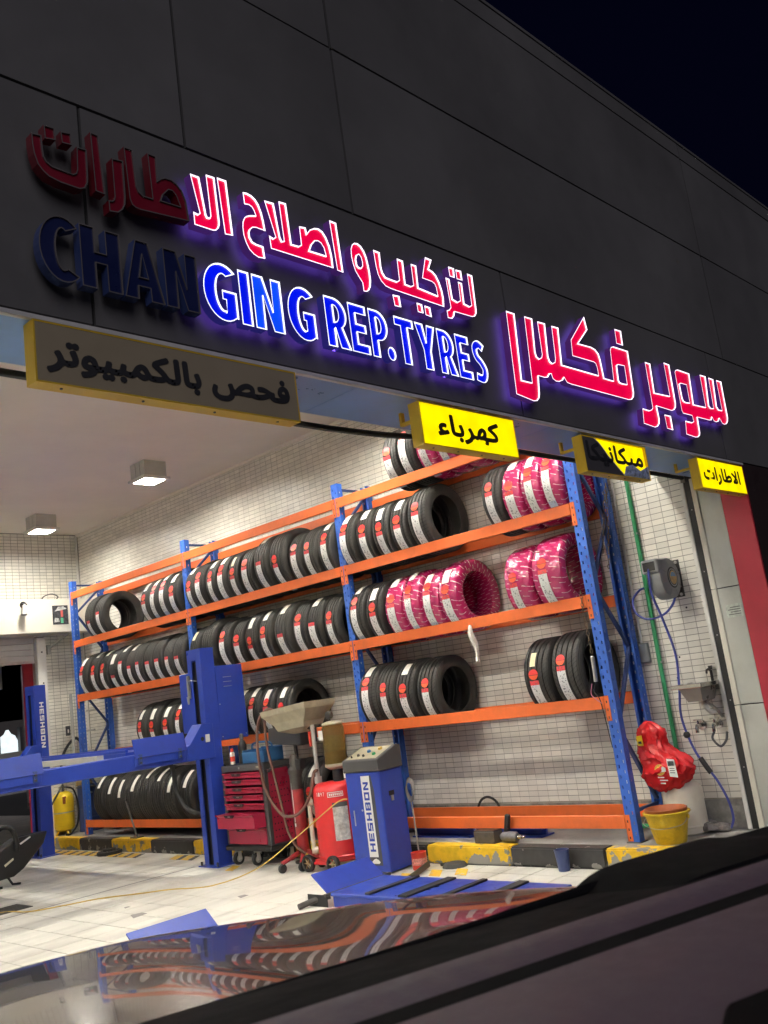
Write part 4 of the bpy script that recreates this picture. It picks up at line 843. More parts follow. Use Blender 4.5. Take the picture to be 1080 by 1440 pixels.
def tyre(y, z, R_, w, kind, lab, disc, blank, label, group):
    k = 'p' == kind
    me = WR_ME if k else TY_ME[random.randrange(3)]
    o = bpy.data.objects.new('wrapped_tyre' if k else 'tyre', me); COL.objects.link(o)
    half = 0.234
    zc = z+math.sqrt(max(0.001, R_*R_-half*half))
    o.location = (CX, y, zc); o.scale = (R_/0.32, w/0.2, R_/0.32)
    o.rotation_euler = (R(random.uniform(-1.0, 1.0)), 0, R(random.uniform(-1.5, 1.5)))
    tag(o, label, 'tyre', group)
    def put(name, me_):
        c = bpy.data.objects.new(name, me_); COL.objects.link(c); c.parent = o; c.scale = (1, 0.2/w*jw, 1); c.rotation_euler = (0, R(jr), 0); c.location = (0, jy, 0)
    v = random.randrange(4); jw = random.uniform(0.9,1.15); jr = random.uniform(-12,10); jy = random.uniform(-0.012,0.012)
    if lab == 1: put('paper_label', (LBLW if k else LBL)[v])
    if lab == 2: put('paper_label', random.choice(TOPL))
    if disc: put('round_sticker', (DSCW if k else DSC)[v])
    if blank == 1: put('blank_label', (BLKW if k else BLK)[random.randrange(3)])
    if blank == 2: put('yellowed_label', YLB[0])
# (y, kind, R, w, label, disc, blank)
def N(ys, kind='b', R_=0.318, w=0.205, lab=1, disc=1, blank='r'): return [(y, kind, R_, w, lab, disc, blank) for y in ys]
ROWS = {
 ('A',3): N([5.73,5.51],blank=0)+N([5.29,5.07,4.85,4.63],'p',disc=0,blank=1),
 ('B',1): N([11.66,11.40],R_=0.33,w=0.245,disc=0,blank=0)+N([10.25,10.03,9.81,9.59]),
 ('B',2): N([9.24,9.02,8.80,8.58])+N([8.35],blank=2)+N([8.11],w=0.23)+N([7.82],R_=0.345,w=0.25,disc=0,blank=1)+N([7.54],R_=0.345,w=0.25,blank=0)+N([7.27,7.03,6.80]),
 ('B',3): N([6.46],blank=1)+N([6.22],blank=1)+N([5.98,5.74],w=0.225,blank=1)+N([5.49],R_=0.335,w=0.24,blank=0)+N([4.62],blank=0)+N([4.41,4.21,4.01],'p',w=0.195,blank=1),
 ('C',1): N([11.96,11.68,11.41],w=0.23,blank=1)+N([11.14,10.93],disc=0,blank=1)+N([10.72],disc=0,blank=1)+N([10.50,10.28,10.06,9.83,9.60],disc=0,blank=0),
 ('C',2): N([9.25],disc=0,lab=0,blank=2)+N([8.95],R_=0.335,w=0.25,lab=0,disc=0,blank=0)+N([8.66,8.41],blank=0)+N([8.15],blank='r')+N([7.91],blank=1)+N([7.60],R_=0.335,w=0.25,disc=0,blank=1)+N([7.33],blank=0)+N([7.09],disc=0,blank=1)+N([6.84],blank=0),
 ('C',3): N([6.45,6.20],w=0.225,blank=1)+N([5.95,5.71,5.48,5.25],'p',w=0.225,blank=1)+N([4.50],'p',w=0.27,blank=0)+N([4.18],'p',R_=0.325,w=0.30,blank=0),
 ('D',1): N([10.57,10.29,10.0,9.72],w=0.245,blank=1),
 ('D',2): N([8.50,8.26,8.01,7.75],w=0.235,blank=1),
 ('D',3): N([6.45],w=0.24,blank=1)+N([6.20],w=0.24,blank=0)+N([5.95],w=0.24,blank=1)+N([5.68],w=0.25,blank=0)+N([4.45],w=0.265,blank=2)+N([4.16],w=0.275,blank=0),
 ('E',1): N([11.72,11.43,11.14,10.86,10.58,10.30,10.02,9.66],R_=0.35,w=0.27,lab=2,disc=0,blank=0),
 ('E',2): N([7.92],w=0.245,blank=0)+N([7.66,7.40],R_=0.34,w=0.245,blank=1)+N([6.88],R_=0.345,w=0.25,disc=0,blank=1),
}
for (s, bay), lst in ROWS.items():
    for i, (y, kind, R_, w, lab, disc, blank) in enumerate(lst):
        R_ = R_*random.uniform(0.985,1.02)
        if blank == 'r': blank = random.choice((0,1,1))
        nm = 'magenta film-wrapped tyre' if kind == 'p' else ('large black tyre' if R_ > 0.342 else 'black tyre')
        label = '%s, %s from the left in the %s, %s' % (nm, ORD[i], BAY[bay], SHELF[s])
        tyre(y, LEV['ABCDE'.index(s)], R_, w, kind, lab, disc, blank, label, 'tyres on the rack')
# a crumpled clear film tail and red tag hanging below the middle shelf
tail = MB().tube(spline([(6.40,5.10,1.985),(6.38,5.09,1.90),(6.39,5.06,1.80),(6.37,5.05,1.66)],6), [0.012+0.018*abs(math.sin(i*0.21)) for i in range(19)], 6)
solo('film_tail', tail, mat('clear_film',(0.62,0.60,0.53),0.25,0,0.3,30), 'strip of crumpled pale film hanging below the right bay shelf', 'plastic film', smooth=True)
# chains and hanging tool on the near end frame
def chain(name, pts, label, r=0.006):
    P = spline(pts, 14); m = MB(); k = 0
    seg = 0.03; acc = 0; last = P[0]; pos = [P[0]]
    for p in P[1:]:
        if (p-last).length >= seg: pos.append(p); last = p
    for i in range(len(pos)-1):
        a, b = pos[i], pos[i+1]; d = (b-a).normalized(); q = d.orthogonal().normalized()
        if i % 2: q = d.cross(q)
        c = (a+b)/2; L_ = (b-a).length*0.62
        m.tube([c+d*L_*math.cos(t)+q*0.010*math.sin(t) for t in [2*math.pi*j/8 for j in range(8)]], 0.003, 5, closed=True)
    return solo(name, m, mat('rusty_chain',(0.16,0.12,0.08),0.5,0.7,0.3), label, 'chain')
chain('hanging_chain', [(6.40,3.93,2.10),(6.395,3.935,1.9),(6.395,3.925,1.72),(6.39,3.92,1.58)], 'thin chain hanging in front of the near blue rack post')
chain('hanging_chain', [(6.84,3.79,2.95),(6.72,3.80,2.62),(6.62,3.80,2.35)], 'longer chain looped through the near rack end frame, left strand')
chain('hanging_chain', [(6.86,3.79,2.98),(6.77,3.79,2.60),(6.66,3.79,2.25)], 'longer chain looped through the near rack end frame, right strand')
tl = thing('hanging_tool', 'metal pull handle hanging on the chain beside the near rack post', 'tool', (6.385,3.92,1.36))
obj('grip', MB().cyl((6.388,3.92,1.56),(6.386,3.925,1.37),0.017,n=12).cyl((6.388,3.92,1.57),(6.388,3.92,1.56),0.01,0.017,n=12), M_STEEL, tl, smooth=True)
obj('cord', MB().tube(spline([(6.386,3.925,1.37),(6.38,3.95,1.30),(6.385,3.92,1.24),(6.38,3.90,1.12),(6.385,3.88,0.86)],8),0.004,6), M_BLACKPL, tl, smooth=True)
obj('ribbon', MB().tube(spline([(6.38,3.96,1.36),(6.375,3.98,1.28),(6.38,3.95,1.24),(6.378,3.90,1.20)],6),0.004,5), mat('pink_string',(0.55,0.2,0.3),0.6), tl, smooth=True)
# ------------------------------------------------------------------ back roller door and what lies beyond
rd = thing('roller_door', 'grey roller door half raised under a long cream housing, back left', 'roller door', (4.0, 12.9, 0))
obj('housing', MB().box((-2.75, 12.7, 3.0), (6.94, 13.09, 3.49)), M_CREAM, rd, bevel=0.006)
for k in range(5): obj('slat', MB().box((2.2, 13.02-0.004*(k % 2), 2.63+k*0.085), (6.19, 13.045, 2.712+k*0.085)), M_GALV, rd, bevel=0.006)
obj('bottom_bar', MB().box((2.2, 13.0, 2.60), (6.19, 13.06, 2.629)), M_STEEL, rd)
obj('guide', MB().box((6.20, 12.97, PH), (6.33, 13.09, 2.96)), M_WHITE, rd, bevel=0.004)
obj('guide_lip', MB().box((6.165, 12.99, 0), (6.198, 13.08, 2.96)), M_STEEL, rd)
for z in (0.7,1.5,2.3,2.75): obj('bolt', MB().cyl((6.265,12.97,z),(6.265,12.962,z),0.012,n=8), M_DSTEEL, rd)
obj('bracket', MB().tube([(6.62,12.80,2.995),(6.42,13.05,2.80)], 0.018, 6).box((6.40,13.06,2.72),(6.45,13.098,2.86)), M_GALV, rd)
cm = thing('security_camera', 'small security camera hanging on the cream shutter housing', 'camera', (5.9, 12.66, 3.4))
obj('mount', MB().lathe([(0.0,0.0),(0.045,0.0),(0.04,0.02),(0.012,0.035),(0.0,0.035)], (5.9,12.665,3.40), 'z', 16).cyl((5.9,12.69,3.41),(5.9,12.70,3.41),0.05,n=16), M_BLACKPL, cm, smooth=True)
obj('body', MB().cyl((5.895,12.65,3.40),(5.87,12.62,3.26),0.03,0.045,n=14), M_GALV, cm, smooth=True)
pc = thing('wall_picture', 'small dark poster of motorcycles on the cream housing', 'poster', (6.45, 12.69, 3.1))
obj('sheet', MB().box((6.33,12.692,3.11),(6.57,12.698,3.39)), mat('poster_dark_print',(0.05,0.05,0.055),0.5,0,0.9,30), pc)
obj('print_patch', MB().prism([(6.36,3.30),(6.42,3.37),(6.50,3.375),(6.55,3.34),(6.47,3.32),(6.40,3.31)], 12.690, 12.6915, 'xz'), mat('poster_white',(0.55,0.55,0.53),0.5,0,0.6,40), pc)
obj('print_patch', MB().box((6.455,12.6905,3.22),(6.49,12.6915,3.33)), mat('poster_red',(0.6,0.12,0.1),0.5), pc)
obj('print_patch', MB().box((6.45,12.6905,3.13),(6.49,12.6915,3.205)), mat('poster_green',(0.1,0.45,0.25),0.5), pc)
obj('print_patch', MB().prism([(6.35,3.14),(6.43,3.15),(6.42,3.20),(6.36,3.21)], 12.690, 12.6915, 'xz'), MATS['poster_white'], pc)
solo('cable_loop', MB().tube(spline([(6.28,12.9,3.495),(6.32,12.92,3.56),(6.45,12.93,3.60),(6.56,12.95,3.56),(6.5,12.96,3.51),(6.4,12.97,3.495)],8),0.008,6), M_DGREY, 'grey cable loop lying on top of the shutter housing', 'cable', smooth=True)
so_ = thing('light_switch', 'small dark wall switch beside the left end of the rack', 'switch', (6.65,13.09,1.55))
obj('plate', MB().box((6.62,13.085,1.51),(6.69,13.0995,1.65)), M_DGREY, so_, bevel=0.003)
obj('rocker', MB().box((6.645,13.08,1.55),(6.665,13.0845,1.60)), M_WHITE, so_)
# outside behind: red portal pillar, far lit kiosk and lamp
bp_ = thing('rear_portal', 'red and grey portal seen outside through the rear door', 'portal', (6.6, 13.8, 0))
obj('red_panel', MB().box((6.30,13.32,0),(6.46,13.72,3.0)), M_REDCLAD, bp_)
obj('soffit', MB().box((2.0,13.32,2.70),(6.29,14.4,2.75)), M_GREYCLAD, bp_)
obj('beam', MB().box((2.0,14.41,2.35),(6.29,14.55,2.85)), M_GREYCLAD, bp_)
ls = thing('street_lamp', 'small bright street lamp in the dark beyond the rear door', 'street lamp', (10.1, 22.0, 0))
obj('pole', MB().cyl((10.1,22.0,-0.03),(10.1,22.0,3.3),0.05,0.035,n=10), M_STEEL, ls, smooth=True)
obj('arm', MB().tube([(10.1,22.0,3.3),(10.3,22.0,3.38),(10.55,22.0,3.40)],0.03,8), M_STEEL, ls, smooth=True)
obj('lantern', MB().box((10.5,21.9,3.36),(10.8,22.1,3.41)), M_DGREY, ls, bevel=0.01)
obj('lens', MB().box((10.52,21.92,3.345),(10.78,22.08,3.359)), emit('street_lamp_lens',(1,0.93,0.8),40), ls)
ks = thing('lit_kiosk', 'brightly lit white arched kiosk far outside the rear door', 'kiosk', (13.0, 29.6, 0))
kp = [(12.72,1.25),(13.28,1.25),(13.28,1.6),(13.2,1.75),(13.08,1.82),(13.0,1.95),(12.92,1.82),(12.80,1.75),(12.72,1.6)]
obj('lit_front', MB().prism(kp, 29.5, 29.7, 'xz'), emit('kiosk_glow',(0.8,0.9,0.92),0.9), ks)
obj('plinth', MB().box((12.2,29.3,-0.03),(13.8,29.9,1.24)), M_GALV, ks)
for px_ in (12.60, 13.32): obj('post', MB().box((px_,29.4,1.245),(px_+0.08,29.6,2.0)), M_DGREY, ks)
ra = obj('rear_apron', MB().box((0,13.32,-0.028),(9,24,-0.012)), mat('rear_concrete',(0.6,0.56,0.5),0.7,0,0.2,3)); ra['kind'] = 'structure'
far = solo('rear_boundary_wall', MB().box((0,45,-0.03),(40,45.3,2.6)), mat('dim_wall',(0.12,0.11,0.10),0.8), 'dark boundary wall far outside the rear door', 'wall')

# ------------------------------------------------------------------ four post lift
BLOCK = {'H': [[(0,0),(.26,0),(.26,.38),(.74,.38),(.74,0),(1,0),(1,1),(.74,1),(.74,.62),(.26,.62),(.26,1),(0,1)]],
 'E': [[(0,0),(1,0),(1,.22),(.28,.22),(.28,.39),(.92,.39),(.92,.61),(.28,.61),(.28,.78),(1,.78),(1,1),(0,1)]],
 'S': [[(0,0),(1,0),(1,.6),(.28,.6),(.28,.78),(1,.78),(1,1),(0,1),(0,.39),(.72,.39),(.72,.22),(0,.22)]],
 'O': [[(0,0),(1,0),(1,1),(0,1)], [(.27,.24),(.27,.76),(.73,.76),(.73,.24)]],
 'N': [[(0,0),(.26,0),(.26,.62),(.74,0),(1,0),(1,1),(.74,1),(.74,.38),(.26,1),(0,1)]],
 'B': [[(0,0),(.92,0),(1,.1),(1,.44),(.92,.5),(1,.56),(1,.9),(.92,1),(0,1)], [(.27,.2),(.27,.4),(.73,.4),(.73,.2)], [(.27,.6),(.27,.8),(.73,.8),(.73,.6)]]}
def block_text(word, M, length, height, thick=0.001):
    """block lettering laid out along local x, on local xz, extruded a hair towards local -y"""
    m = MB().at(M); n = len(word); w = length/n
    for i, ch in enumerate(word):
        l = [[(i*w+p[0]*w*0.8, p[1]*height) for p in lp_] for lp_ in BLOCK[ch]]
        m.prism(l[0], -thick, 0, 'xz', l[1:])
    return m
lf = thing('four_post_lift', 'blue four-post vehicle lift with raised runways at the left', 'vehicle lift', (4.2, 10.3, 0))
def column(x, y, s, box, word):
    """s=-1: channel opens towards -x"""
    b = MB(); d = 0.17; w = 0.25; H = 2.23
    xi = x; xo = x+d
    def bx(a, c):
        if s < 0: b.box(a, c)
        else: b.box((2*x-c[0], a[1], a[2]), (2*x-a[0], c[1], c[2]))
    bx((x+0.004, y-w/2, 0.012), (xo, y-w/2+0.012, H)); bx((x+0.004, y+w/2-0.012, 0.012), (xo, y+w/2, H)); bx((xo-0.012, y-w/2+0.012, 0.012), (xo, y+w/2-0.012, H))
    bx((x, y-w/2, 0.012), (x+0.004, y-w/2+0.09, H)); bx((x, y+w/2-0.075, 0.012), (x+0.004, y+w/2, H)); bx((x, y-w/2+0.09, H-0.12), (x+0.004, y+w/2-0.075, H))
    c = obj('column', b, M_LBLUE, lf)
    g = MB(); b = g
    bx((x+0.03, y-w/2+0.06, 0.012), (x+0.035, y+w/2-0.05, H-0.13)); obj('channel', g, M_LGROOVE, c)  # near-black sheet set inside the column's open side
    g = MB(); b = g; bx((x-0.05, y-w/2-0.05, 0), (xo+0.05, y+w/2+0.05, 0.012)); obj('base_plate', g, M_LBLUE, c)
    for q in (-1, 1): obj('anchor_bolt', MB().cyl((x-0.03, y+q*0.14, 0.012), (x-0.03, y+q*0.14, 0.05), 0.011, n=8), M_DSTEEL, c)
    return c
XC = 5.73
c1 = column(XC, 8.38, -1, True, False); c2 = column(XC, 12.3, -1, False, True)
c3 = column(2.45, 8.38, 1, False, False); c4 = column(2.45, 12.3, 1, False, False)
obj('lettering', block_text('HESHBON', frame((5.80, 12.172, 2.00), (0,0,-1), (1,0,0)), 0.62, 0.06, 0.001), M_PAPER, c2)
cbx = obj('control_box', MB().box((5.902, 8.26, 1.24), (6.27, 8.50, 2.03)), M_LBLUE, lf, bevel=0.008)
for k in range(3): obj('vent_slot', MB().box((6.0, 8.2575, 1.90-k*0.05), (6.11, 8.2595, 1.906-k*0.05)), M_STEEL, cbx)
for (x, z) in ((5.93,1.28),(5.93,1.62),(6.24,1.28)): obj('screw', MB().cyl((x,8.26,z),(x,8.256,z),0.006,n=8), M_STEEL, cbx)
obj('lock_cover', MB().box((5.74, 8.51, 1.36), (5.88, 8.70, 1.99)), M_LBLUE, lf, bevel=0.006)
obj('latch', MB().box((5.69,8.46,1.72),(5.715,8.49,1.96)).tube(spline([(5.70,8.47,1.90),(5.68,8.40,1.905),(5.71,8.33,1.89)],5),0.006,6).cyl((5.69,8.48,1.74),(5.69,8.48,1.66),0.018,0.01,n=8), M_STEEL, lf)
for yb, nm in ((8.25, 1), (12.17, 2)):
    cbm = obj('cross_beam', MB().box((2.72, yb, 1.085), (5.52, yb+0.15, 1.235)), M_LBLUE, lf, bevel=0.01)
    gus = [(5.46,1.085),(5.80,1.085),(5.80,1.44),(5.66,1.44),(5.50,1.25),(5.46,1.235)]
    obj('carriage', MB().prism(gus, yb-0.012, yb+0.165, 'xz'), M_LBLUE, cbm, bevel=0.004)
    obj('carriage', MB().prism([(5.18-1*0+(-5.18+2*4.12)-p[0]+0.0, p[1]) for p in gus][::-1], yb-0.012, yb+0.165, 'xz'), M_LBLUE, cbm, bevel=0.004)
obj('limit_block', MB().box((5.69,8.225,1.25),(5.74,8.238,1.33)), M_WHITE, lf, bevel=0.003)
obj('limit_hole', MB().cyl((5.655,8.239,1.29),(5.655,8.236,1.29),0.022,n=12), M_JOINT, lf)
for x0, x1 in ((4.86, 5.42), (3.32, 3.90)):
    rn = obj('runway', MB().box((x0, 8.41, 1.215), (x1, 12.16, 1.265)).box((x0, 8.41, 1.266), (x0+0.03, 12.16, 1.295)).box((x1-0.03, 8.41, 1.266), (x1, 12.16, 1.295)), M_LBLUE, lf, bevel=0.003)
    f = MB(); f.box((x0-0.01, 8.225, 1.13), (x1, 8.238, 1.225))
    stp = obj('wheel_stop', f, M_LBLUE, lf, bevel=0.002)
    f2 = MB(); f2.at(Matrix.Translation((0, 8.232, 1.20)) @ Matrix.Rotation(R(-14), 4, 'X')); f2.box((x0-0.01, -0.022, 0.0), (x1+0.02, -0.008, 0.185))
    obj('flap', f2, M_LBLUE, stp, bevel=0.002)
    for x in (x0+0.045, x1-0.06):
        obj('hinge', MB().box((x-0.02, 8.212, 1.135), (x+0.02, 8.2245, 1.235)), M_RDARK, stp)
        for z in (1.155, 1.20): obj('bolt', MB().cyl((x, 8.212, z), (x, 8.204, z), 0.011, n=8), M_DSTEEL, stp)
obj('guide_rail', MB().box((4.55, 8.41, 1.22), (4.62, 12.16, 1.275)), M_GALV, lf)
solo('red_cloth', MB().lathe([(0.0,0.10),(0.06,0.095),(0.12,0.06),(0.16,0.0),(0.12,-0.01),(0.0,-0.01)], (3.62,8.6,1.283), 'z', 14).add([],[]), mat('red_rag',(0.5,0.05,0.06),0.8,0,0.3,20,0.5,30), 'crumpled red cloth on the left lift runway', 'cloth', smooth=True)

# ------------------------------------------------------------------ corner behind the rack, left
tk = thing('yellow_tank', 'yellow pressure tank with steel band and black hose, back left', 'tank', (6.42, 12.9, PH))
tkb = obj('body', MB().lathe([(0.0,0.20),(0.06,0.20),(0.12,0.225),(0.138,0.26),(0.140,0.65),(0.125,0.70),(0.08,0.735),(0.03,0.745),(0.0,0.745)], (6.42,12.9,0), 'z', 28), M_YEL, tk, smooth=True)
obj('band', MB().lathe([(0.1415,0.452),(0.1435,0.452),(0.1435,0.468),(0.1415,0.468)], (6.42,12.9,0), 'z', 28, close=True), M_STEEL, tk)
obj('valve', MB().cyl((6.42,12.9,0.745),(6.42,12.9,0.83),0.022,n=10).cyl((6.36,12.9,0.80),(6.48,12.9,0.80),0.014,n=8).cyl((6.42,12.9,0.83),(6.42,12.9,0.90),0.012,n=8), M_CHROME, tk, smooth=True)
for a in (0.4, 2.5, 4.6): obj('foot', MB().cyl((6.42+0.09*math.cos(a),12.9+0.09*math.sin(a),0.205),(6.42+0.12*math.cos(a),12.9+0.12*math.sin(a),PH),0.016,n=8), M_YEL, tk)
obj('badge', MB().prism([(6.345,0.58),(6.395,0.58),(6.395,0.68),(6.345,0.68)], 12.765, 12.772, 'xz'), mat('tank_badge',(0.35,0.1,0.03),0.5,0,0.6,60), tk)
obj('hose', MB().tube(spline([(6.47,12.9,0.80),(6.56,12.85,0.74),(6.60,12.82,0.5),(6.56,12.80,0.28),(6.42,12.72,0.17),(6.33,12.70,0.17)],8),0.013,7), M_RUBBER, tk, smooth=True)
obj('pump_handle', MB().cyl((6.40,12.88,0.83),(6.20,12.8,0.60),0.013,n=8), M_BLACKPL, tk)
dm = thing('blue_drum', 'dark blue drum standing behind the left rack post', 'drum', (6.75, 12.8, PH))
obj('shell', MB().lathe([(0.0,0),(0.17,0),(0.175,0.02),(0.17,0.04),(0.17,0.30),(0.178,0.31),(0.17,0.32),(0.17,0.60),(0.175,0.62),(0.165,0.635),(0.0,0.625)], (6.78,12.82,PH), 'z', 28), M_NAVY, dm, smooth=True)
obj('lid_ring', MB().lathe([(0.172,0.60),(0.183,0.605),(0.183,0.62),(0.172,0.625)], (6.78,12.82,PH), 'z', 28, close=True), M_DSTEEL, dm, smooth=True)
ld = thing('aluminium_ladder', 'aluminium ladder leaning in the corner behind the rack', 'ladder', (6.9, 12.7, PH))
for y in (12.55, 12.88): obj('rail', MB().at(frame((6.62,y,PH),(1,0,0),(0.13,0,1))).box((-0.012,-0.03,0),(0.012,0.03,1.95)), M_GALV, ld, bevel=0.003)
for k in range(6): 
    z = 0.25+k*0.29; obj('rung', MB().cyl((6.62+0.13*z,12.58,PH+z*0.99),(6.62+0.13*z,12.85,PH+z*0.99),0.014,n=8), M_GALV, ld)
sh = solo('brown_work_gloves', MB().lathe([(0.0,0.12),(0.05,0.13),(0.10,0.10),(0.13,0.04),(0.12,0.0),(0.0,0.0)], (6.72,12.83,0.787), 'z', 12), M_BROWN, 'pile of brown leather on the blue drum behind the rack', 'leather pile', smooth=True)
for i, v in enumerate(sh.data.vertices): v.co += Vector((random.uniform(-.02,.02), random.uniform(-.02,.02), random.uniform(-.015,.03)))
solo('black_hose_coil', MB().tube(spline([(6.45,13.0,1.0),(6.5,12.98,1.25),(6.62,12.96,1.42),(6.72,12.95,1.45),(6.8,12.94,1.3),(6.86,12.93,1.0),(6.88,12.92,0.4)],8),0.02,8), M_RUBBER, 'black hose hanging on the wall behind the left rack post', 'hose', smooth=True)
ar = thing('black_service_ramp', 'black steel service arm with tube handle at the lower left edge', 'workshop arm', (4.5, 10.45, 0))
obj('arm', MB().prism([(4.20,0.20),(4.42,0.40),(4.60,0.49),(4.95,0.50),(4.90,0.38),(4.66,0.16),(4.55,0.10),(4.20,0.08)], 10.36, 10.54, 'xz'), M_BLACKPL, ar, bevel=0.012)
obj('handle', MB().tube(spline([(4.36,10.34,0.36),(4.34,10.34,0.55),(4.42,10.34,0.63),(4.53,10.34,0.60),(4.58,10.34,0.46),(4.58,10.34,0.36)],8),0.028,10), M_BLACKPL, ar, smooth=True)
obj('light_strip', MB().prism([(4.62,0.43),(4.74,0.485),(4.745,0.47),(4.63,0.415)], 10.348, 10.355, 'xz'), M_PAPER, ar)
obj('reflector', MB().prism([(4.44,0.24),(4.54,0.295),(4.545,0.275),(4.45,0.22)], 10.348, 10.355, 'xz'), M_JERRY, ar)
for x in (4.50, 4.30): obj('leg', MB().tube([(x,10.45,0.12),(x+0.05,10.42,0.02),(x+0.13,10.40,0.012)],0.013,8), M_BLACKPL, ar, smooth=True)
# ------------------------------------------------------------------ red tool trolley
tr = thing('tool_trolley', 'red and black tool trolley with one drawer pulled open', 'tool trolley', (6.0, 7.82, 0))
X0, X1, Y0, Y1 = 5.80, 6.17, 7.46, 8.17
obj('frame', MB().box((X0,Y0,0.92),(X1,Y1,0.985)).box((X0,Y0,0.165),(X1,Y1,0.205)).box((X0,Y0,0.206),(X0+0.05,Y0+0.055,0.919)).box((X0,Y1-0.055,0.206),(X0+0.05,Y1,0.919)).box((X1-0.05,Y0,0.206),(X1,Y0+0.055,0.919)).box((X1-0.05,Y1-0.055,0.206),(X1,Y1,0.919)), M_DGREY, tr, bevel=0.006)
obj('bumper', MB().box((X0-0.02,Y0-0.02,0.15),(X1+0.01,Y1+0.02,0.20)), M_BLACKPL, tr, bevel=0.01)
sp_ = obj('side_panel', MB().box((X0+0.051,Y0+0.012,0.21),(X1-0.051,Y0+0.02,0.915)).box((X0+0.051,Y1-0.02,0.21),(X1-0.051,Y1-0.012,0.915)).box((X1-0.02,Y0+0.056,0.21),(X1-0.012,Y1-0.056,0.915)), M_RED, tr)
ph_me = MB().cyl((0,0.001,0),(0,-0.001,0),0.0075,n=8).mesh('perforation'); ph_me.materials.append(M_JOINT)
for i in range(6):
    for j in range(9):
        if 3 < j < 5: continue
        o = bpy.data.objects.new('perforation', ph_me); COL.objects.link(o); o.parent = sp_; o.location = Vector((X0+0.085+i*0.039, Y0+0.0115, 0.27+j*0.062))-ORG[tr]
dz = [(0.855,0.912,0),(0.785,0.842,0),(0.705,0.765,0),(0.635,0.692,0),(0.545,0.612,0),(0.385,0.525,0.13),(0.215,0.372,0)]
for a, c, out in dz:
    d = obj('drawer', MB().box((X0-0.012-out, Y0+0.05, a), (X0+0.30-out, Y1-0.05, c-0.006)), M_RED, tr, bevel=0.004)
    obj('pull_lip', MB().prism([(X0-0.012-out,c-0.006),(X0-0.034-out,c),(X0-0.034-out,c-0.012),(X0-0.012-out,c-0.026)], Y0+0.05, Y1-0.05, 'xz'), M_RED, d)
    yc = (Y0+Y1)/2+0.06
    obj('handle', MB().prism([(yc-0.09,c-0.004),(yc+0.09,c-0.004),(yc+0.06,c-0.032),(yc-0.06,c-0.032)], X0-0.040-out, X0-0.0345-out, 'yz'), M_BLACKPL, d)
    obj('handle_badge', MB().box((X0-0.0412-out, yc-0.02, c-0.02),(X0-0.0402-out, yc+0.02, c-0.013)), M_STEEL, d)
obj('lock', MB().cyl((X0,7.86,0.955),(X0-0.006,7.86,0.955),0.01,n=10), M_STEEL, tr)
obj('badge', MB().box((X0-0.002,Y0+0.06,0.945),(X0-0.0005,Y0+0.12,0.965)), M_PAN, tr)
obj('push_bar', MB().tube(spline([(X0+0.06,Y0,0.90),(X0+0.07,Y0-0.06,0.93),(X1-0.07,Y0-0.06,0.93),(X1-0.06,Y0,0.90)],6),0.013,8), M_DGREY, tr, smooth=True)
def caster(x, y, r, parent, mm=M_RUBBER):
    w_ = obj('caster', MB().lathe([(r*0.55,-0.016),(r*0.95,-0.018),(r,-0.012),(r,0.012),(r*0.95,0.018),(r*0.55,0.016)], (x,y,r), 'y', 20, close=True), mm, parent, smooth=True)
    obj('hub', MB().cyl((x,y-0.017,r),(x,y+0.017,r),r*0.56,n=16), M_GALV, w_, smooth=True)
    obj('fork', MB().box((x-0.02,y-0.026,r*0.8),(x+0.02,y-0.021,0.15)).box((x-0.02,y+0.021,r*0.8),(x+0.02,y+0.026,0.15)).box((x-0.025,y-0.03,0.14),(x+0.025,y+0.03,0.149)), M_WHITE, w_)
for x, y in ((X0+0.06,Y1-0.08),(X0+0.06,Y0+0.32),(X1-0.06,Y1-0.08),(X1-0.06,Y0+0.1)): caster(x, y, 0.062, tr)
tp = obj('top_mat', MB().box((X0+0.03,Y0+0.05,0.985),(X1-0.03,Y1-0.05,0.99)), M_BLACKPL, tr)
bt = thing('spray_can', 'small white and red spray can on the tool trolley', 'can', (5.88, 8.06, 0.985))
obj('can', MB().lathe([(0,0),(0.025,0),(0.026,0.005),(0.026,0.11),(0.018,0.125),(0.0,0.127)], (5.88,8.06,0.991), 'z', 16), M_PAPER, bt, smooth=True)
obj('band', MB().lathe([(0.0265,0.03),(0.0268,0.03),(0.0268,0.08),(0.0265,0.08)], (5.88,8.06,0.991), 'z', 16, close=True), M_REDPL, bt)
obj('cap', MB().lathe([(0.0,0.16),(0.014,0.16),(0.018,0.15),(0.018,0.126),(0,0.126)], (5.88,8.06,0.991), 'z', 16), M_REDPL, bt, smooth=True)
b2 = thing('black_bottle', 'tall black bottle on the tool trolley', 'bottle', (5.9, 7.95, 0.985))
obj('bottle', MB().lathe([(0,0),(0.04,0),(0.042,0.01),(0.042,0.18),(0.03,0.22),(0.018,0.235),(0.018,0.25),(0,0.25)], (5.93,7.94,0.991), 'z', 18), M_BLACKPL, b2, smooth=True)
obj('cap', MB().lathe([(0.02,0.245),(0.022,0.25),(0.022,0.29),(0.01,0.30),(0,0.30)], (5.93,7.94,0.991), 'z', 18), M_DGREY, b2, smooth=True)
b3 = thing('blue_tool_case', 'blue open-top plastic tool case on the tool trolley', 'tool case', (5.97, 7.7, 0.985))
obj('tray', MB().box((5.86,7.52,0.991),(6.12,7.87,1.0)).box((5.86,7.52,1.0),(5.868,7.87,1.10)).box((6.112,7.52,1.0),(6.12,7.87,1.13)).box((5.868,7.52,1.0),(6.112,7.528,1.12)).box((5.868,7.862,1.0),(6.112,7.87,1.12)), M_BLUEPL, b3, bevel=0.003)
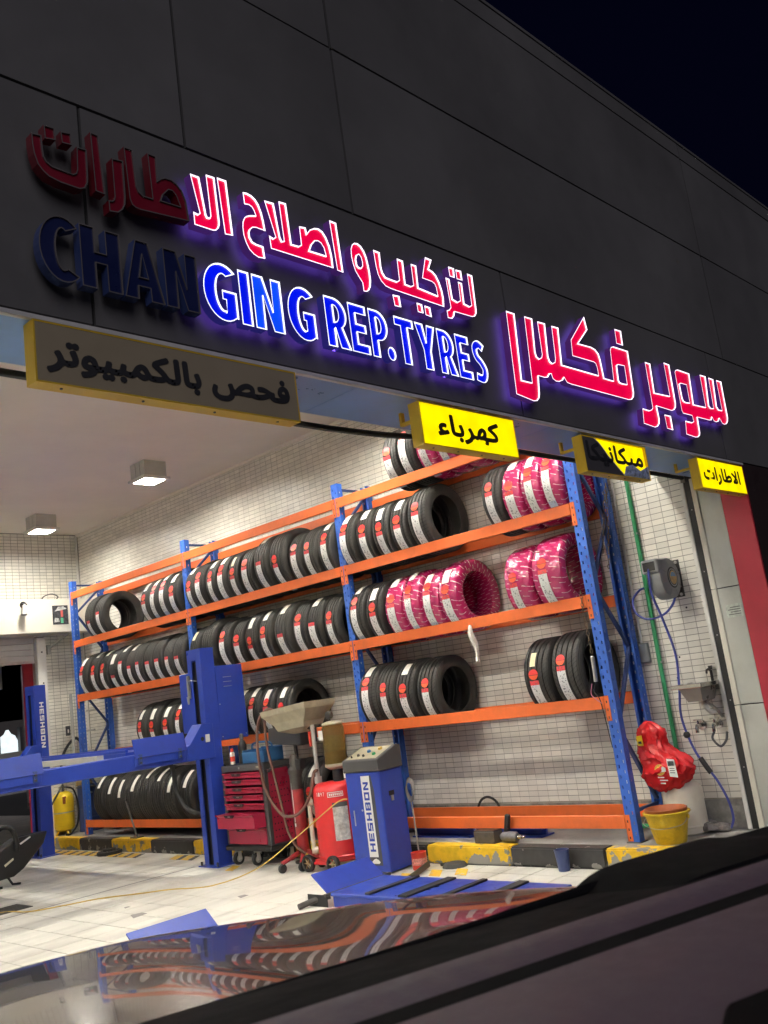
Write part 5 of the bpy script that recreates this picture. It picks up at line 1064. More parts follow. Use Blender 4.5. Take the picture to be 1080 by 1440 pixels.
obj('handle', MB().tube(spline([(5.99,7.53,1.11),(5.99,7.55,1.17),(5.99,7.70,1.185),(5.99,7.84,1.17),(5.99,7.86,1.11)],6),0.010,8), M_BLUEPL, b3, smooth=True)
obj('divider', MB().box((5.98,7.529,1.001),(5.985,7.861,1.08)), M_BLUEPL, b3)

# ------------------------------------------------------------------ oil drainer
od = thing('oil_drainer', 'red wheeled waste oil drainer with grey pan and sight glass', 'oil drainer', (5.93, 6.6, 0))
DX, DY = 5.93, 6.58
dr = obj('tank', MB().lathe([(0,0.085),(0.19,0.085),(0.215,0.105),(0.22,0.13),(0.22,0.70),(0.21,0.735),(0.17,0.765),(0.0,0.775)], (DX,DY,0), 'z', 40), M_DRED, od, smooth=True)
obj('bead', MB().lathe([(0.2205,0.12),(0.226,0.125),(0.226,0.135),(0.2205,0.14)], (DX,DY,0), 'z', 40, close=True), M_DRED, od, smooth=True)
def on_drum(a0, a1, z0, z1, m, name, r=0.2215, n=8):
    b = MB()
    for i in range(n):
        p = [(DX+r*math.cos(R(a0+(a1-a0)*k/n)), DY+r*math.sin(R(a0+(a1-a0)*k/n))) for k in (i, i+1)]
        b.add([(*p[0],z0),(*p[1],z0),(*p[1],z1),(*p[0],z1)], [(0,1,2,3)])
    return obj(name, b, m, dr)
on_drum(214, 250, 0.27, 0.58, mat('worn_instruction_label',(0.62,0.60,0.55),0.5,0,0.35,30,dirt=0.7,dcol=(0.25,0.16,0.1),dscale=14), 'instruction_label')
on_drum(214, 250, 0.56, 0.60, M_DGREY, 'label_heading', 0.2222)
pill = MB()
for a0, a1, z0, z1 in ((205,243,0.688,0.694),(205,243,0.650,0.656),(205,206.5,0.656,0.688),(241.5,243,0.656,0.688)):
    for k in range(6):
        q = [(DX+0.2215*math.cos(R(a0+(a1-a0)*j/6)), DY+0.2215*math.sin(R(a0+(a1-a0)*j/6))) for j in (k, k+1)]
        pill.add([(*q[0],z0),(*q[1],z0),(*q[1],z1),(*q[0],z1)], [(0,1,2,3)])
for k in range(7):
    a = 209+k*4.6; q = [(DX+0.2217*math.cos(R(x)), DY+0.2217*math.sin(R(x))) for x in (a, a+3)]
    pill.add([(*q[0],0.662),(*q[1],0.662),(*q[1],0.682),(*q[0],0.682)], [(0,1,2,3)])
obj('maker_logo', pill, M_PAPER, dr)
for k, ch in enumerate('0197'):
    a = 172+k*7; p = Vector((DX+0.2225*math.cos(R(a)), DY+0.2225*math.sin(R(a)), 0.665))
    tg = Vector((-math.sin(R(a)), math.cos(R(a)), 0))
    tm = text_mesh(ch, 0, 0.018, 0, 0.034, 0); m_ = MB().at(frame(p, tg)); m_.add([tuple(v) for v in tm.v], tm.f); obj('number', m_, M_PAPER, dr)
lv = MB().tube(spline([(5.79,6.79,0.62),(5.775,6.80,0.60),(5.775,6.80,0.2),(5.79,6.79,0.16)],6),0.02,10)
obj('level_tube', lv, M_JERRY, od, smooth=True)
for z in (0.60,0.18): obj('level_boss', MB().cyl((5.80,6.775,z),(5.76,6.815,z),0.032,n=12), M_JERRY, od, smooth=True)
for (x, y) in ((5.72,6.84),(5.72,6.50)):
    wh = obj('wheel', MB().lathe([(0.05,-0.02),(0.068,-0.024),(0.075,-0.016),(0.075,0.016),(0.068,0.024),(0.05,0.02)], (x,y,0.075), 'x', 24, close=True), M_RUBBER, od, smooth=True)
    rim = MB().lathe([(0.0,-0.016),(0.012,-0.018),(0.016,-0.01),(0.016,0.01),(0,0.012)], (x,y,0.075), 'x', 14)
    for k in range(6):
        a = k*math.pi/3; rim.cyl((x-0.008,y,0.075),(x-0.008,y+0.055*math.cos(a),0.075+0.055*math.sin(a)),0.007,n=6)
    obj('spokes', rim, mat('bronze_wheel',(0.30,0.22,0.12),0.4,0.6), wh)
obj('axle', MB().cyl((5.735,6.50,0.075),(5.735,6.84,0.075),0.014,n=8).box((5.73,6.60,0.07),(5.82,6.75,0.11)), M_DRED, od)
obj('swivel_wheel', MB().lathe([(0.0,-0.014),(0.04,-0.014),(0.042,0),(0.04,0.014),(0,0.014)], (6.09,DY-0.08,0.042), 'y', 16), M_RUBBER, od, smooth=True)
obj('mast', MB().cyl((5.90,6.78,0.76),(5.90,6.78,1.30),0.02,n=12).cyl((5.90,6.78,0.76),(5.90,6.78,0.82),0.035,n=12), M_GALV, od, smooth=True)
pm = Matrix.Translation((5.93,7.0,1.44)) @ Matrix.Rotation(R(-4), 4, 'X')
pan = MB().at(pm)
def ringp(hx, hy, z): return [(-hx,-hy,z),(hx,-hy,z),(hx,hy,z),(-hx,hy,z)]
lv_ = [ringp(0.20,0.34,0.06), ringp(0.188,0.328,0.06), ringp(0.185,0.325,0.0), ringp(0.11,0.19,-0.14), ringp(0.03,0.05,-0.19)]
lo_ = [ringp(0.20,0.34,0.06), ringp(0.192,0.33,0.005), ringp(0.165,0.26,-0.01), ringp(0.12,0.20,-0.155), ringp(0.035,0.06,-0.205)]
for L_ in (lv_, lo_):
    vs = [p for rg in L_ for p in rg]; fs = []
    for i in range(len(L_)-1):
        fs += [(i*4+j, i*4+(j+1) % 4, (i+1)*4+(j+1) % 4, (i+1)*4+j) for j in range(4)]
    pan.add(vs, fs)
pn = obj('drain_pan', pan, M_PAN, od)
obj('pan_spout', MB().cyl((5.93,6.93,1.30),(5.91,6.80,1.27),0.022,n=10), M_DSTEEL, od, smooth=True)
obj('valve_handle', MB().box((5.86,6.79,1.10),(5.885,6.81,1.24)), M_REDPL, od, bevel=0.004)
def glass_mat():
    m, t, b = base_mat('oily_sight_glass')
    b.inputs['Base Color'].default_value = (0.55,0.42,0.16,1); b.inputs['Roughness'].default_value = 0.08; b.inputs['Transmission Weight'].default_value = 0.85; b.inputs['IOR'].default_value = 1.2
    return m
gl = obj('sight_glass', MB().lathe([(0.098,0.93),(0.105,0.93),(0.105,1.25),(0.09,1.28),(0.083,1.28),(0.098,1.245)], (5.93,6.53,0), 'z', 28, close=True), glass_mat(), od, smooth=True)
obj('oil_fill', MB().lathe([(0,0.935),(0.094,0.935),(0.096,1.04),(0,1.04)], (5.93,6.53,0), 'z', 24), mat('used_oil',(0.22,0.13,0.03),0.2), gl, smooth=True)
obj('chamber_cap', MB().lathe([(0,1.281),(0.095,1.281),(0.10,1.29),(0.095,1.30),(0.05,1.315),(0.0,1.32)], (5.93,6.53,0), 'z', 24), M_PAN, od, smooth=True)
obj('gauge', MB().lathe([(0,-0.02),(0.035,-0.02),(0.04,0),(0.035,0.02),(0,0.02)], (5.93,6.56,1.37), 'x', 18).cyl((5.93,6.56,1.33),(5.93,6.55,1.31),0.012,n=8), M_DSTEEL, od, smooth=True)
obj('chamber_base', MB().lathe([(0,0.88),(0.075,0.88),(0.11,0.905),(0.11,0.929),(0,0.929)], (5.93,6.53,0), 'z', 24), M_PAN, od, smooth=True)
obj('chamber_stand', MB().cyl((5.93,6.53,0.77),(5.93,6.53,0.879),0.05,n=14), M_BLACKPL, od, smooth=True)
obj('paper_tag', MB().box((5.822,6.56,1.15),(5.8235,6.62,1.24)), M_PAPER, gl)
obj('suction_hose', MB().tube(spline([(5.90,6.78,0.88),(5.78,6.70,0.86),(5.74,6.72,0.70),(5.74,6.86,0.55),(5.74,7.02,0.49),(5.74,7.2,0.52),(5.74,7.37,0.72),(5.74,7.44,0.98),(5.76,7.46,1.25),(5.80,7.44,1.42),(5.86,7.38,1.50),(5.92,7.34,1.47)],10),0.015,9), M_HOSER, od, smooth=True)
obj('suction_hose', MB().tube(spline([(5.84,7.34,1.49),(5.80,7.36,1.40),(5.77,7.33,1.15),(5.76,7.25,0.85),(5.76,7.18,0.55),(5.76,7.14,0.36),(5.76,7.04,0.22),(5.80,6.96,0.14)],10),0.013,9), M_HOSER, od, smooth=True)
# ------------------------------------------------------------------ transmission jack
M_JRED = mat('grimy_red_jack_paint',(0.36,0.025,0.03),0.45,0,0.2,8,0.05,30,dirt=0.85,dcol=(0.07,0.035,0.03),dscale=7)
jk = thing('pole_jack', 'worn red hydraulic pole jack beside the tool trolley', 'jack', (5.88, 7.08, 0))
obj('cylinder', MB().lathe([(0,0.16),(0.055,0.16),(0.058,0.18),(0.058,0.80),(0.05,0.84),(0.0,0.84)], (5.88,7.08,0), 'z', 24), M_JRED, jk, smooth=True)
obj('grime_sleeve', MB().lathe([(0.0595,0.72),(0.0605,0.72),(0.0605,0.86),(0.0595,0.86)], (5.88,7.08,0), 'z', 24, close=True), M_DSTEEL, jk, smooth=True)
obj('ram', MB().cyl((5.88,7.08,0.84),(5.88,7.08,1.02),0.03,n=16).lathe([(0.0,0.86),(0.07,0.86),(0.07,0.90),(0.045,0.93),(0.045,1.0),(0.03,1.03),(0,1.05)], (5.88,7.08,0), 'z', 18), M_DSTEEL, jk, smooth=True)
obj('clamp', MB().box((5.84,6.95,0.90),(5.91,7.02,1.0)).cyl((5.88,7.08,0.95),(5.88,6.96,0.95),0.012,n=8), M_BLACKPL, jk, bevel=0.006)
for (a, b_) in (((5.62,7.10),(5.88,7.08)),((5.9,6.86),(5.88,7.08)),((6.1,7.2),(5.88,7.08)),((5.72,6.93),(5.88,7.08))):
    obj('leg', MB().tube([(a[0],a[1],0.085),(b_[0]+(a[0]-b_[0])*0.3,b_[1]+(a[1]-b_[1])*0.3,0.14),(b_[0],b_[1],0.17)],0.022,8), M_JRED, jk, smooth=True)
    cw = obj('caster', MB().lathe([(0.0,-0.018),(0.038,-0.018),(0.042,-0.01),(0.042,0.01),(0.038,0.018),(0,0.018)], (a[0],a[1],0.042), 'y', 16), M_RUBBER, jk, smooth=True)
obj('stencil', MB().box((5.8205,7.083,0.42),(5.8212,7.09,0.78)).box((5.8205,7.078,0.38),(5.8212,7.096,0.41)), M_PAPER, jk)
tb = thing('black_parts_tray', 'black plastic tray behind the drain pan', 'tray', (6.1, 7.35, 1.12))
obj('tray', MB().at(Matrix.Translation((6.10,7.33,1.13)) @ Matrix.Rotation(R(4),4,'X')).box((-0.10,-0.24,0),(0.10,0.24,0.01)).box((-0.11,-0.25,0.01),(-0.10,0.25,0.16)).box((0.10,-0.25,0.01),(0.11,0.25,0.16)).box((-0.10,-0.25,0.01),(0.10,-0.24,0.16)).box((-0.10,0.24,0.01),(0.10,0.25,0.16)), M_DGREY, tb, bevel=0.003)
obj('stem', MB().cyl((6.10,7.30,1.13),(6.12,7.28,0.03),0.018,n=10), M_DSTEEL, tb, smooth=True)
obj('foot', MB().lathe([(0,0),(0.15,0),(0.15,0.015),(0.03,0.04),(0,0.04)], (6.12,7.28,0.0), 'z', 18), M_DSTEEL, tb, smooth=True)

# ------------------------------------------------------------------ lift control cabinet
cb = thing('control_cabinet', 'blue lift control cabinet with white lettered strip and sloping console', 'control cabinet', (5.95, 6.03, 0))
CM = Matrix.Translation((5.775,5.84,0)) @ Matrix.Rotation(R(4),4,'Z') @ Matrix(((0,1,0,0),(1,0,0,0),(0,0,1,0),(0,0,0,1)))
# local: x along the front (world +y), y into the cabinet (world +x)
cbx = obj('body', MB().at(CM).box((0,0,0.015),(0.40,0.31,0.85)), M_LBLUE, cb, bevel=0.006)
obj('door_panel', MB().at(CM).box((0.012,-0.004,0.05),(0.388,-0.0005,0.835)), M_LBLUE, cb)
con = MB().at(CM)
cp = [(-0.012,0.852),(0.325,0.852),(0.325,1.045),(0.26,1.05),(-0.012,0.955)]
n_ = len(cp); con.add([(-0.012,p[0],p[1]) for p in cp]+[(0.412,p[0],p[1]) for p in cp], [tuple(range(n_)), tuple(reversed(range(n_,2*n_)))]+[(i,(i+1)%n_,n_+(i+1)%n_,n_+i) for i in range(n_)])
cn = obj('console', con, M_DGREY, cb, bevel=0.008)
def slope(x, t, h=0.0):  # point on the sloping panel
    a = Vector((x,-0.012,0.955)); d = Vector((0,0.272,0.095)); n = Vector((0,-0.095,0.272)).normalized()
    return a+d*t+n*h
pnl = MB().at(CM); pnl.add([slope(0.02,0.08,0.002),slope(0.38,0.08,0.002),slope(0.38,0.92,0.002),slope(0.02,0.92,0.002)], [(0,1,2,3)]); obj('panel_plate', pnl, M_PAN, cn)
for x, t, m, r_ in ((0.20,0.55,M_BLUEPL,0.02),(0.10,0.35,M_GREEN,0.018),(0.27,0.30,M_BLACKPL,0.014),(0.20,0.25,M_BLACKPL,0.012),(0.33,0.2,M_BLACKPL,0.008),(0.10,0.7,M_CABLE,0.022)):
    o = obj('push_button', MB().at(CM).cyl(slope(x,t,0.0025),slope(x,t,0.02),r_,r_*0.8,n=14), m, cn, smooth=True)
sx0, sx1 = 0.10, 0.235
obj('name_strip', MB().at(CM).box((0.115,-0.0062,0.14),(0.215,-0.0045,0.82)), M_PAPER, cb)
obj('dark_strip', MB().at(CM).prism([(0.075,0.07),(0.215,0.07),(0.215,0.139),(0.15,0.139),(0.114,0.19),(0.114,0.82),(0.098,0.82),(0.085,0.75),(0.075,0.7)], -0.0060,-0.0045,'xz'), M_DGREY, cb)
LM = CM @ frame((0.135,-0.0064,0.185),(0,0,1),(1,0,0))
obj('lettering', block_text('HESHBON', LM, 0.60, 0.06, -0.0012), M_LBLUE, cb)
lg = MB().at(CM).lathe([(0.034,-0.0075),(0.036,-0.0075),(0.036,-0.0062),(0.034,-0.0062)], (0.15,0.0,0.105), 'y', 20, close=True)
obj('emblem', MB().at(CM).prism([(0.10,0.098),(0.12,0.118),(0.145,0.128),(0.17,0.12),(0.195,0.10),(0.18,0.085),(0.115,0.085)], -0.0078,-0.0063,'xz'), M_PAPER, cb)
obj('slot_handle', MB().at(CM).box((0.33,-0.0075,0.40),(0.343,-0.0045,0.53)), M_STEEL, cb)
obj('keyhole', MB().at(CM).cyl((0.235,-0.004,0.53),(0.235,-0.008,0.53),0.009,n=10), M_STEEL, cb)
obj('side_socket', MB().at(CM).box((-0.003,0.10,0.63),(-0.0005,0.17,0.67)), M_JOINT, cb)
obj('padlock', MB().at(CM).box((-0.012,0.115,0.585),(-0.003,0.15,0.63)), M_STEEL, cb, bevel=0.003)
wr = MB()
for k in range(5): wr.tube([(6.12+0.004*k, 5.83+0.045*math.sin(t), 0.62+0.085*math.cos(t)+0.01*k) for t in [2*math.pi*j/16 for j in range(16)]], 0.005, 5, closed=True)
wr.tube(spline([(6.12,5.83,0.54),(6.12,5.82,0.40),(6.10,5.80,0.20),(6.08,5.78,0.05),(6.08,5.80,0.012)],6),0.008,6)
obj('cable_coil', wr, mat('grey_cable',(0.25,0.23,0.2),0.6), cb, smooth=True)

# ------------------------------------------------------------------ scissor lift platforms
def platform(x0, x1, y0, y1, label, rubber=True):
    t = thing('lift_platform', label, 'lift platform', ((x0+x1)/2, y1, 0), 'scissor lift platforms on the floor')
    dk = obj('deck', MB().box((x0,y0,0.075),(x1,y1,0.10)), M_LBLUE, t, bevel=0.004)
    obj('side_beam', MB().box((x0+0.01,y0+0.02,0.0),(x0+0.05,y1-0.02,0.074)), M_LBLUE, t)
    obj('side_beam', MB().box((x1-0.05,y0+0.02,0.0),(x1-0.01,y1-0.02,0.074)), M_LBLUE, t)
    k = 0; y = y1-0.36
    while y > y0+0.1:
        w = 0.05 if k % 2 == 0 else 0.085
        obj('rubber_strip', MB().box((x0+0.015,y-w,0.1005),(x1-0.015,y,0.115)), M_RUBBER, t, bevel=0.004); y -= 0.33; k += 1
    fm = Matrix.Translation((0,y1+0.016,0.085)) @ Matrix.Rotation(R(38),4,'X')
    obj('approach_flap', MB().at(fm).box((x0-0.01,0,0),(x1+0.02,0.22,0.012)), M_LBLUE, t, bevel=0.002)
    obj('flap_skirt', MB().box((x0-0.018,y1+0.02,0.0),(x0-0.012,y1+0.24,0.085)), M_RUBBER, t)
    obj('hinge_bar', MB().cyl((x0-0.05,y1+0.004,0.092),(x1+0.08,y1+0.004,0.092),0.012,n=10), M_DSTEEL, t, smooth=True)
    obj('rating_plate', MB().box((x0-0.002,y1-0.62,0.025),(x0+0.0085,y1-0.48,0.065)), M_STEEL, t)
    return t
pa = platform(4.79, 5.37, 3.75, 5.52, 'blue scissor lift platform with black rubber strips before the cabinet')
pb_ = platform(3.20, 3.78, 3.75, 5.50, 'blue lift platform partly hidden by the car bonnet')
solo('floor_lever', MB().tube([(4.86,5.60,0.06),(4.76,5.68,0.045),(4.64,5.72,0.025)],0.022,8), M_DSTEEL, 'black steel lever at the corner of the blue platform', 'lever', smooth=True)

# ------------------------------------------------------------------ loose things on the platform and floor, right
for nm, a, b_, lab in (('blue_steel_beam',(6.52,5.55,PH),(6.72,6.25,0.235),'short blue steel beam lying under the right bay, left piece'),('blue_steel_beam',(6.56,4.80,PH),(6.74,5.50,0.225),'short blue steel beam lying under the right bay, right piece')):
    t = thing(nm, lab, 'steel beam', ((a[0]+b_[0])/2,(a[1]+b_[1])/2,PH), 'blue steel beams under the rack')
    obj('web', MB().box((a[0]+0.07,a[1],a[2]+0.012),(a[0]+0.09,b_[1],b_[2]-0.012)), M_LBLUE, t)
    obj('flange', MB().box((a[0],a[1],b_[2]-0.012),(b_[0],b_[1],b_[2])), M_LBLUE, t); obj('flange', MB().box((a[0],a[1],a[2]),(b_[0],b_[1],a[2]+0.012)), M_LBLUE, t)
wb = thing('wood_block', 'dark wooden block on the kerb beside the impact wrench', 'block', (6.36,5.22,PH))
obj('block', MB().box((6.30,5.10,PH),(6.42,5.32,PH+0.095)), M_WOOD, wb, bevel=0.005); obj('top_pad', MB().box((6.303,5.103,PH+0.0955),(6.417,5.317,PH+0.105)), M_DSTEEL, wb)
iw = thing('impact_wrench', 'grey and black impact wrench lying on the kerb', 'impact wrench', (6.36,4.97,PH))
obj('body', MB().lathe([(0,0.0),(0.03,0.0),(0.042,0.015),(0.045,0.06),(0.045,0.13),(0.032,0.16),(0.02,0.175),(0,0.175)], (6.36,4.90,PH+0.047), 'y', 20), mat('wrench_grey',(0.16,0.16,0.17),0.4,0.5,0.3,30), iw, smooth=True)
obj('anvil', MB().cyl((6.36,4.90,PH+0.047),(6.36,4.86,PH+0.047),0.018,n=12).cyl((6.36,4.87,PH+0.047),(6.36,4.83,PH+0.047),0.01,n=8), M_CHROME, iw, smooth=True)
obj('grip', MB().at(Matrix.Translation((6.37,5.02,PH+0.06)) @ Matrix.Rotation(R(14),4,'X')).box((-0.02,-0.022,0),(0.02,0.022,0.17)), M_BLACKPL, iw, bevel=0.008)
obj('trigger', MB().box((6.355,4.985,PH+0.11),(6.375,4.999,PH+0.14)), M_REDPL, iw)
solo('rubber_ring', MB().tube([(6.93,5.62+0.13*math.cos(t),PH+0.155+0.13*math.sin(t)) for t in [2*math.pi*j/28 for j in range(28)]],0.012,7,closed=True), M_RUBBER, 'black rubber ring leaning on the wall behind the bottom beam', 'ring', smooth=True)
solo('platform_hose', MB().tube(spline([(6.75,6.25,PH+0.03),(6.55,6.30,PH+0.05),(6.42,6.42,PH+0.02),(6.38,6.6,PH+0.014)],8),0.014,7), M_RUBBER, 'black hose lying on the platform behind the control cabinet', 'hose', smooth=True)
rb = thing('red_tin', 'small red tin on the floor beside the control cabinet', 'tin', (5.99,5.70,0))
obj('tin', MB().lathe([(0,0),(0.062,0),(0.064,0.004),(0.066,0.135),(0.068,0.14),(0.06,0.142),(0.06,0.02),(0,0.02)], (5.99,5.70,0.0005), 'z', 22), M_REDPL, rb, smooth=True)
obj('print_mark', MB().lathe([(0.0655,0.04),(0.0662,0.04),(0.0668,0.095),(0.0662,0.095)], (5.99,5.70,0.0005), 'z', 22, close=True), mat('tin_print',(0.65,0.25,0.2),0.5,0,0.6,60), rb)
bc = thing('blue_cup', 'dark blue plastic cup standing against the black kerb', 'cup', (6.12,4.32,0))
obj('cup', MB().lathe([(0,0),(0.042,0),(0.044,0.004),(0.056,0.15),(0.053,0.15),(0.041,0.008),(0,0.008)], (6.12,4.32,0.0005), 'z', 22), M_NAVY, bc, smooth=True)
obj('rim', MB().lathe([(0.053,0.150),(0.0585,0.150),(0.0585,0.157),(0.053,0.157)], (6.12,4.32,0.0005), 'z', 22, close=True), M_NAVY, bc, smooth=True)
gv = MB().lathe([(0,0.035),(0.05,0.04),(0.09,0.03),(0.11,0.0),(0,0.0)], (6.12,5.42,0.0005), 'z', 14)
for (dx, dy) in ((0.02,0.10),(0.05,0.09),(-0.02,0.11)): gv.tube([(6.12,5.45,0.02),(6.12+dx,5.45+dy,0.015)],[0.018,0.012],7)
solo('work_glove', gv, mat('dark_glove',(0.05,0.05,0.045),0.8,0,0.3,30), 'dark work glove dropped on the floor by the yellow kerb', 'glove', smooth=True)
fb = MB().at(frame((5.66,5.50,0.01),(0.78,0.36,0.0))).box((-0.42,-0.035,0),(0.42,0.035,0.014)).box((-0.42,-0.035,0.014),(0.42,-0.03,0.05))
solo('steel_angle_bar', fb, M_DSTEEL, 'dark steel angle bar lying on the floor before the red tin', 'bar')
yc = MB().tube(spline([(3.2,9.15,0.008),(3.78,8.95,0.008),(3.9,8.62,0.008),(4.15,8.45,0.008),(4.42,8.31,0.008),(4.70,7.98,0.008),(4.86,7.80,0.008),(5.06,7.42,0.012),(5.30,7.05,0.12),(5.52,6.70,0.36),(5.70,6.36,0.60),(5.76,6.26,0.63)],10),0.0055,7)
solo('yellow_cable', yc, M_CABLE, 'yellow cable trailing over the floor up to the control cabinet', 'cable', smooth=True)
hb = thing('black_rotor', 'black ribbed brake disc lying on the floor by the kerb', 'brake disc', (6.08,11.0,0))
obj('disc', MB().lathe([(0.05,0.0),(0.15,0.0),(0.155,0.01),(0.155,0.03),(0.15,0.04),(0.085,0.04),(0.08,0.07),(0.04,0.075),(0.04,0.065)], (6.06,11.05,0.0005), 'z', 28), M_RUBBER, hb, smooth=True)
for k in range(8):
    a = k*math.pi/4; obj('rib', MB().cyl((6.06+0.09*math.cos(a),11.05+0.09*math.sin(a),0.043),(6.06+0.14*math.cos(a),11.05+0.14*math.sin(a),0.043),0.006,n=6), M_DGREY, hb)
pr_ = thing('breaker_bar', 'black breaker bar leaning against the bottom tyres', 'tool', (6.40,10.9,PH))
obj('shaft', MB().cyl((6.31,10.80,PH+0.012),(6.30,10.98,0.60),0.012,n=8), M_DSTEEL, pr_, smooth=True); obj('knob', MB().lathe([(0,-0.02),(0.018,-0.012),(0.022,0),(0.018,0.012),(0,0.02)],(6.30,10.985,0.61),'z',12), M_BLACKPL, pr_, smooth=True); obj('foot', MB().box((6.26,10.72,PH),(6.36,10.88,PH+0.012)), M_DSTEEL, pr_)
solo('lift_air_hose', MB().tube(spline([(6.1,9.65,1.08),(6.22,9.72,0.95),(6.25,9.74,0.75),(6.25,9.62,0.55),(6.25,9.40,0.45),(6.22,9.2,0.44),(6.1,9.0,0.46),(5.95,8.75,0.50),(5.90,8.62,0.55)],10),0.028,9), M_RUBBER, 'thick black hose draped over the bottom tyres to the lift column', 'hose', smooth=True)
gr = thing('floor_grate', 'dark steel drain cover set in the floor at the left', 'drain cover', (3.95,9.05,0))
obj('cover', MB().box((3.72,8.86,0.001),(4.05,9.20,0.007)), M_DSTEEL, gr, bevel=0.002)
for k in range(5): obj('rib', MB().box((3.74,8.89+k*0.065,0.0072),(4.03,8.91+k*0.065,0.010)), M_DSTEEL, gr)
jn = obj('floor_joint', MB().box((2.6,8.628,0.0008),(5.68,8.640,0.0022)), M_LGROOVE, fl)
for (x, y, s_) in ((4.15,7.20,0.075),(4.86,6.72,0.05),(4.3,7.62,0.03)):
    obj('broken_tile_patch', MB().prism([(x-s_,y-s_),(x+s_*0.9,y-s_*0.7),(x+s_,y+s_*0.6),(x-s_*0.2,y+s_)], 0.0008, 0.0016, 'xy'), M_CONC, fl)
# ------------------------------------------------------------------ right end of the wall
hr = thing('hose_reel', 'grey air hose reel mounted on the tiled wall', 'hose reel', (6.8, 3.39, 2.1))
M_REEL = mat('reel_grey', (0.27,0.28,0.28), 0.45, 0.1, 0.1, 8)
RX, RY, RZ = 6.80, 3.40, 2.09
obj('shell', MB().lathe([(0,-0.075),(0.07,-0.075),(0.085,-0.07),(0.145,-0.062),(0.16,-0.05),(0.165,0.0),(0.16,0.05),(0.145,0.062),(0.085,0.07),(0,0.075)], (RX,RY,RZ), 'y', 36), M_REEL, hr, smooth=True)
obj('outlet_box', MB().box((RX-0.19,RY-0.055,RZ+0.045),(RX-0.02,RY+0.085,RZ+0.155)), M_REEL, hr, bevel=0.012)
obj('outlet_mouth', MB().box((RX-0.1935,RY-0.035,RZ+0.065),(RX-0.1905,RY+0.065,RZ+0.135)), M_JOINT, hr)
obj('label_ring', MB().lathe([(0.055,-0.0755),(0.082,-0.0735),(0.084,-0.0725),(0.055,-0.0745)], (RX,RY,RZ), 'y', 30, close=True), M_BLACKPL, hr)
obj('label_disc', MB().lathe([(0,-0.0775),(0.054,-0.0765),(0.054,-0.0755)], (RX,RY,RZ), 'y', 28), mat('reel_label_orange',(0.5,0.32,0.12),0.5,0,0.3,30), hr)
obj('label_half', MB().prism([(RX+0.045*math.cos(R(a)), RZ+0.045*math.sin(R(a))) for a in range(10,171,16)], RY-0.0785, RY-0.0777, 'xz'), mat('reel_label_blue',(0.12,0.25,0.42),0.5), hr)
for k in range(8):
    a = k*math.pi/4+0.3; obj('rib', MB().cyl((RX+0.10*math.cos(a),RY-0.068,RZ+0.10*math.sin(a)),(RX+0.155*math.cos(a),RY-0.058,RZ+0.155*math.sin(a)),0.006,n=6), M_REEL, hr)
obj('swivel_arm', MB().box((RX+0.10,RY-0.02,RZ-0.12),(6.985,RY+0.02,RZ-0.08)).box((RX+0.10,RY-0.02,RZ+0.08),(6.985,RY+0.02,RZ+0.12)), M_DSTEEL, hr)
obj('wall_bracket', MB().box((6.985,RY-0.05,RZ-0.15),(6.998,RY+0.05,RZ+0.15)), M_DSTEEL, hr)
for z in (-0.13, 0.13): obj('bracket_bolt', MB().cyl((6.985,RY-0.03,RZ+z),(6.972,RY-0.03,RZ+z),0.012,n=8), M_STEEL, hr)
ah = thing('air_hose', 'blue air hose hanging from the reel down to the platform', 'hose', (6.88,3.45,PH))
obj('hose', MB().tube(spline([(6.62,3.42,2.19),(6.61,3.43,2.12),(6.66,3.46,1.98),(6.80,3.48,1.78),(6.88,3.47,1.5),(6.90,3.50,1.25),(6.90,3.53,1.06),(6.90,3.52,0.92),(6.90,3.47,0.74),(6.90,3.40,0.62),(6.90,3.33,0.50),(6.90,3.28,0.36),(6.90,3.27,0.24),(6.89,3.30,0.165)],10),0.0095,8), M_HOSEB, ah, smooth=True)
obj('ball_stop', MB().lathe([(0,-0.028),(0.02,-0.02),(0.028,0),(0.02,0.02),(0,0.028)], (6.90,3.515,0.87), 'z', 16), M_BLACKPL, ah, smooth=True)
obj('grip_sleeve', MB().tube([(6.90,3.44,0.69),(6.90,3.40,0.615),(6.90,3.375,0.575)],0.02,10), M_BLACKPL, ah, smooth=True)
obj('nozzle', MB().cyl((6.89,3.30,0.20),(6.89,3.31,0.152),0.012,0.008,n=10), M_CHROME, ah, smooth=True)
cx_, cz_ = 3.535, 1.975
solo('supply_hose_loop', MB().tube(spline([(6.955,3.655,2.06),(6.93,3.70,2.05),(6.86,3.735,1.98),(6.82,3.72,1.88),(6.81,3.64,1.81),(6.81,3.54,1.80),(6.81,3.44,1.83),(6.82,3.37,1.90),(6.83,3.345,1.98),(6.82,3.34,2.02)],10),0.009,8), M_HOSEB, 'blue hose loop joining the green pipe and the reel', 'hose', smooth=True)
gp = thing('green_pipe', 'green water pipe running down the tiled wall', 'pipe', (6.975,3.66,PH))
obj('pipe', MB().tube([(6.975,3.66,3.2),(6.975,3.66,2.1),(6.972,3.665,1.4),(6.975,3.66,0.19),(6.95,3.70,0.175),(6.93,4.1,0.175)],0.018,10), M_GREEN, gp, smooth=True)
for z in (2.52,1.45,0.7): obj('clip', MB().box((6.96,3.64,z-0.008),(6.999,3.68,z+0.008)), M_GALV, gp)
obj('tee', MB().cyl((6.975,3.66,2.03),(6.975,3.66,2.09),0.019,n=12).cyl((6.975,3.66,2.06),(6.945,3.665,2.06),0.014,n=10), M_GREEN, gp, smooth=True)
jb = thing('junction_box', 'grey electrical junction box on the tiles beside the rack', 'junction box', (6.98,3.79,1.54))
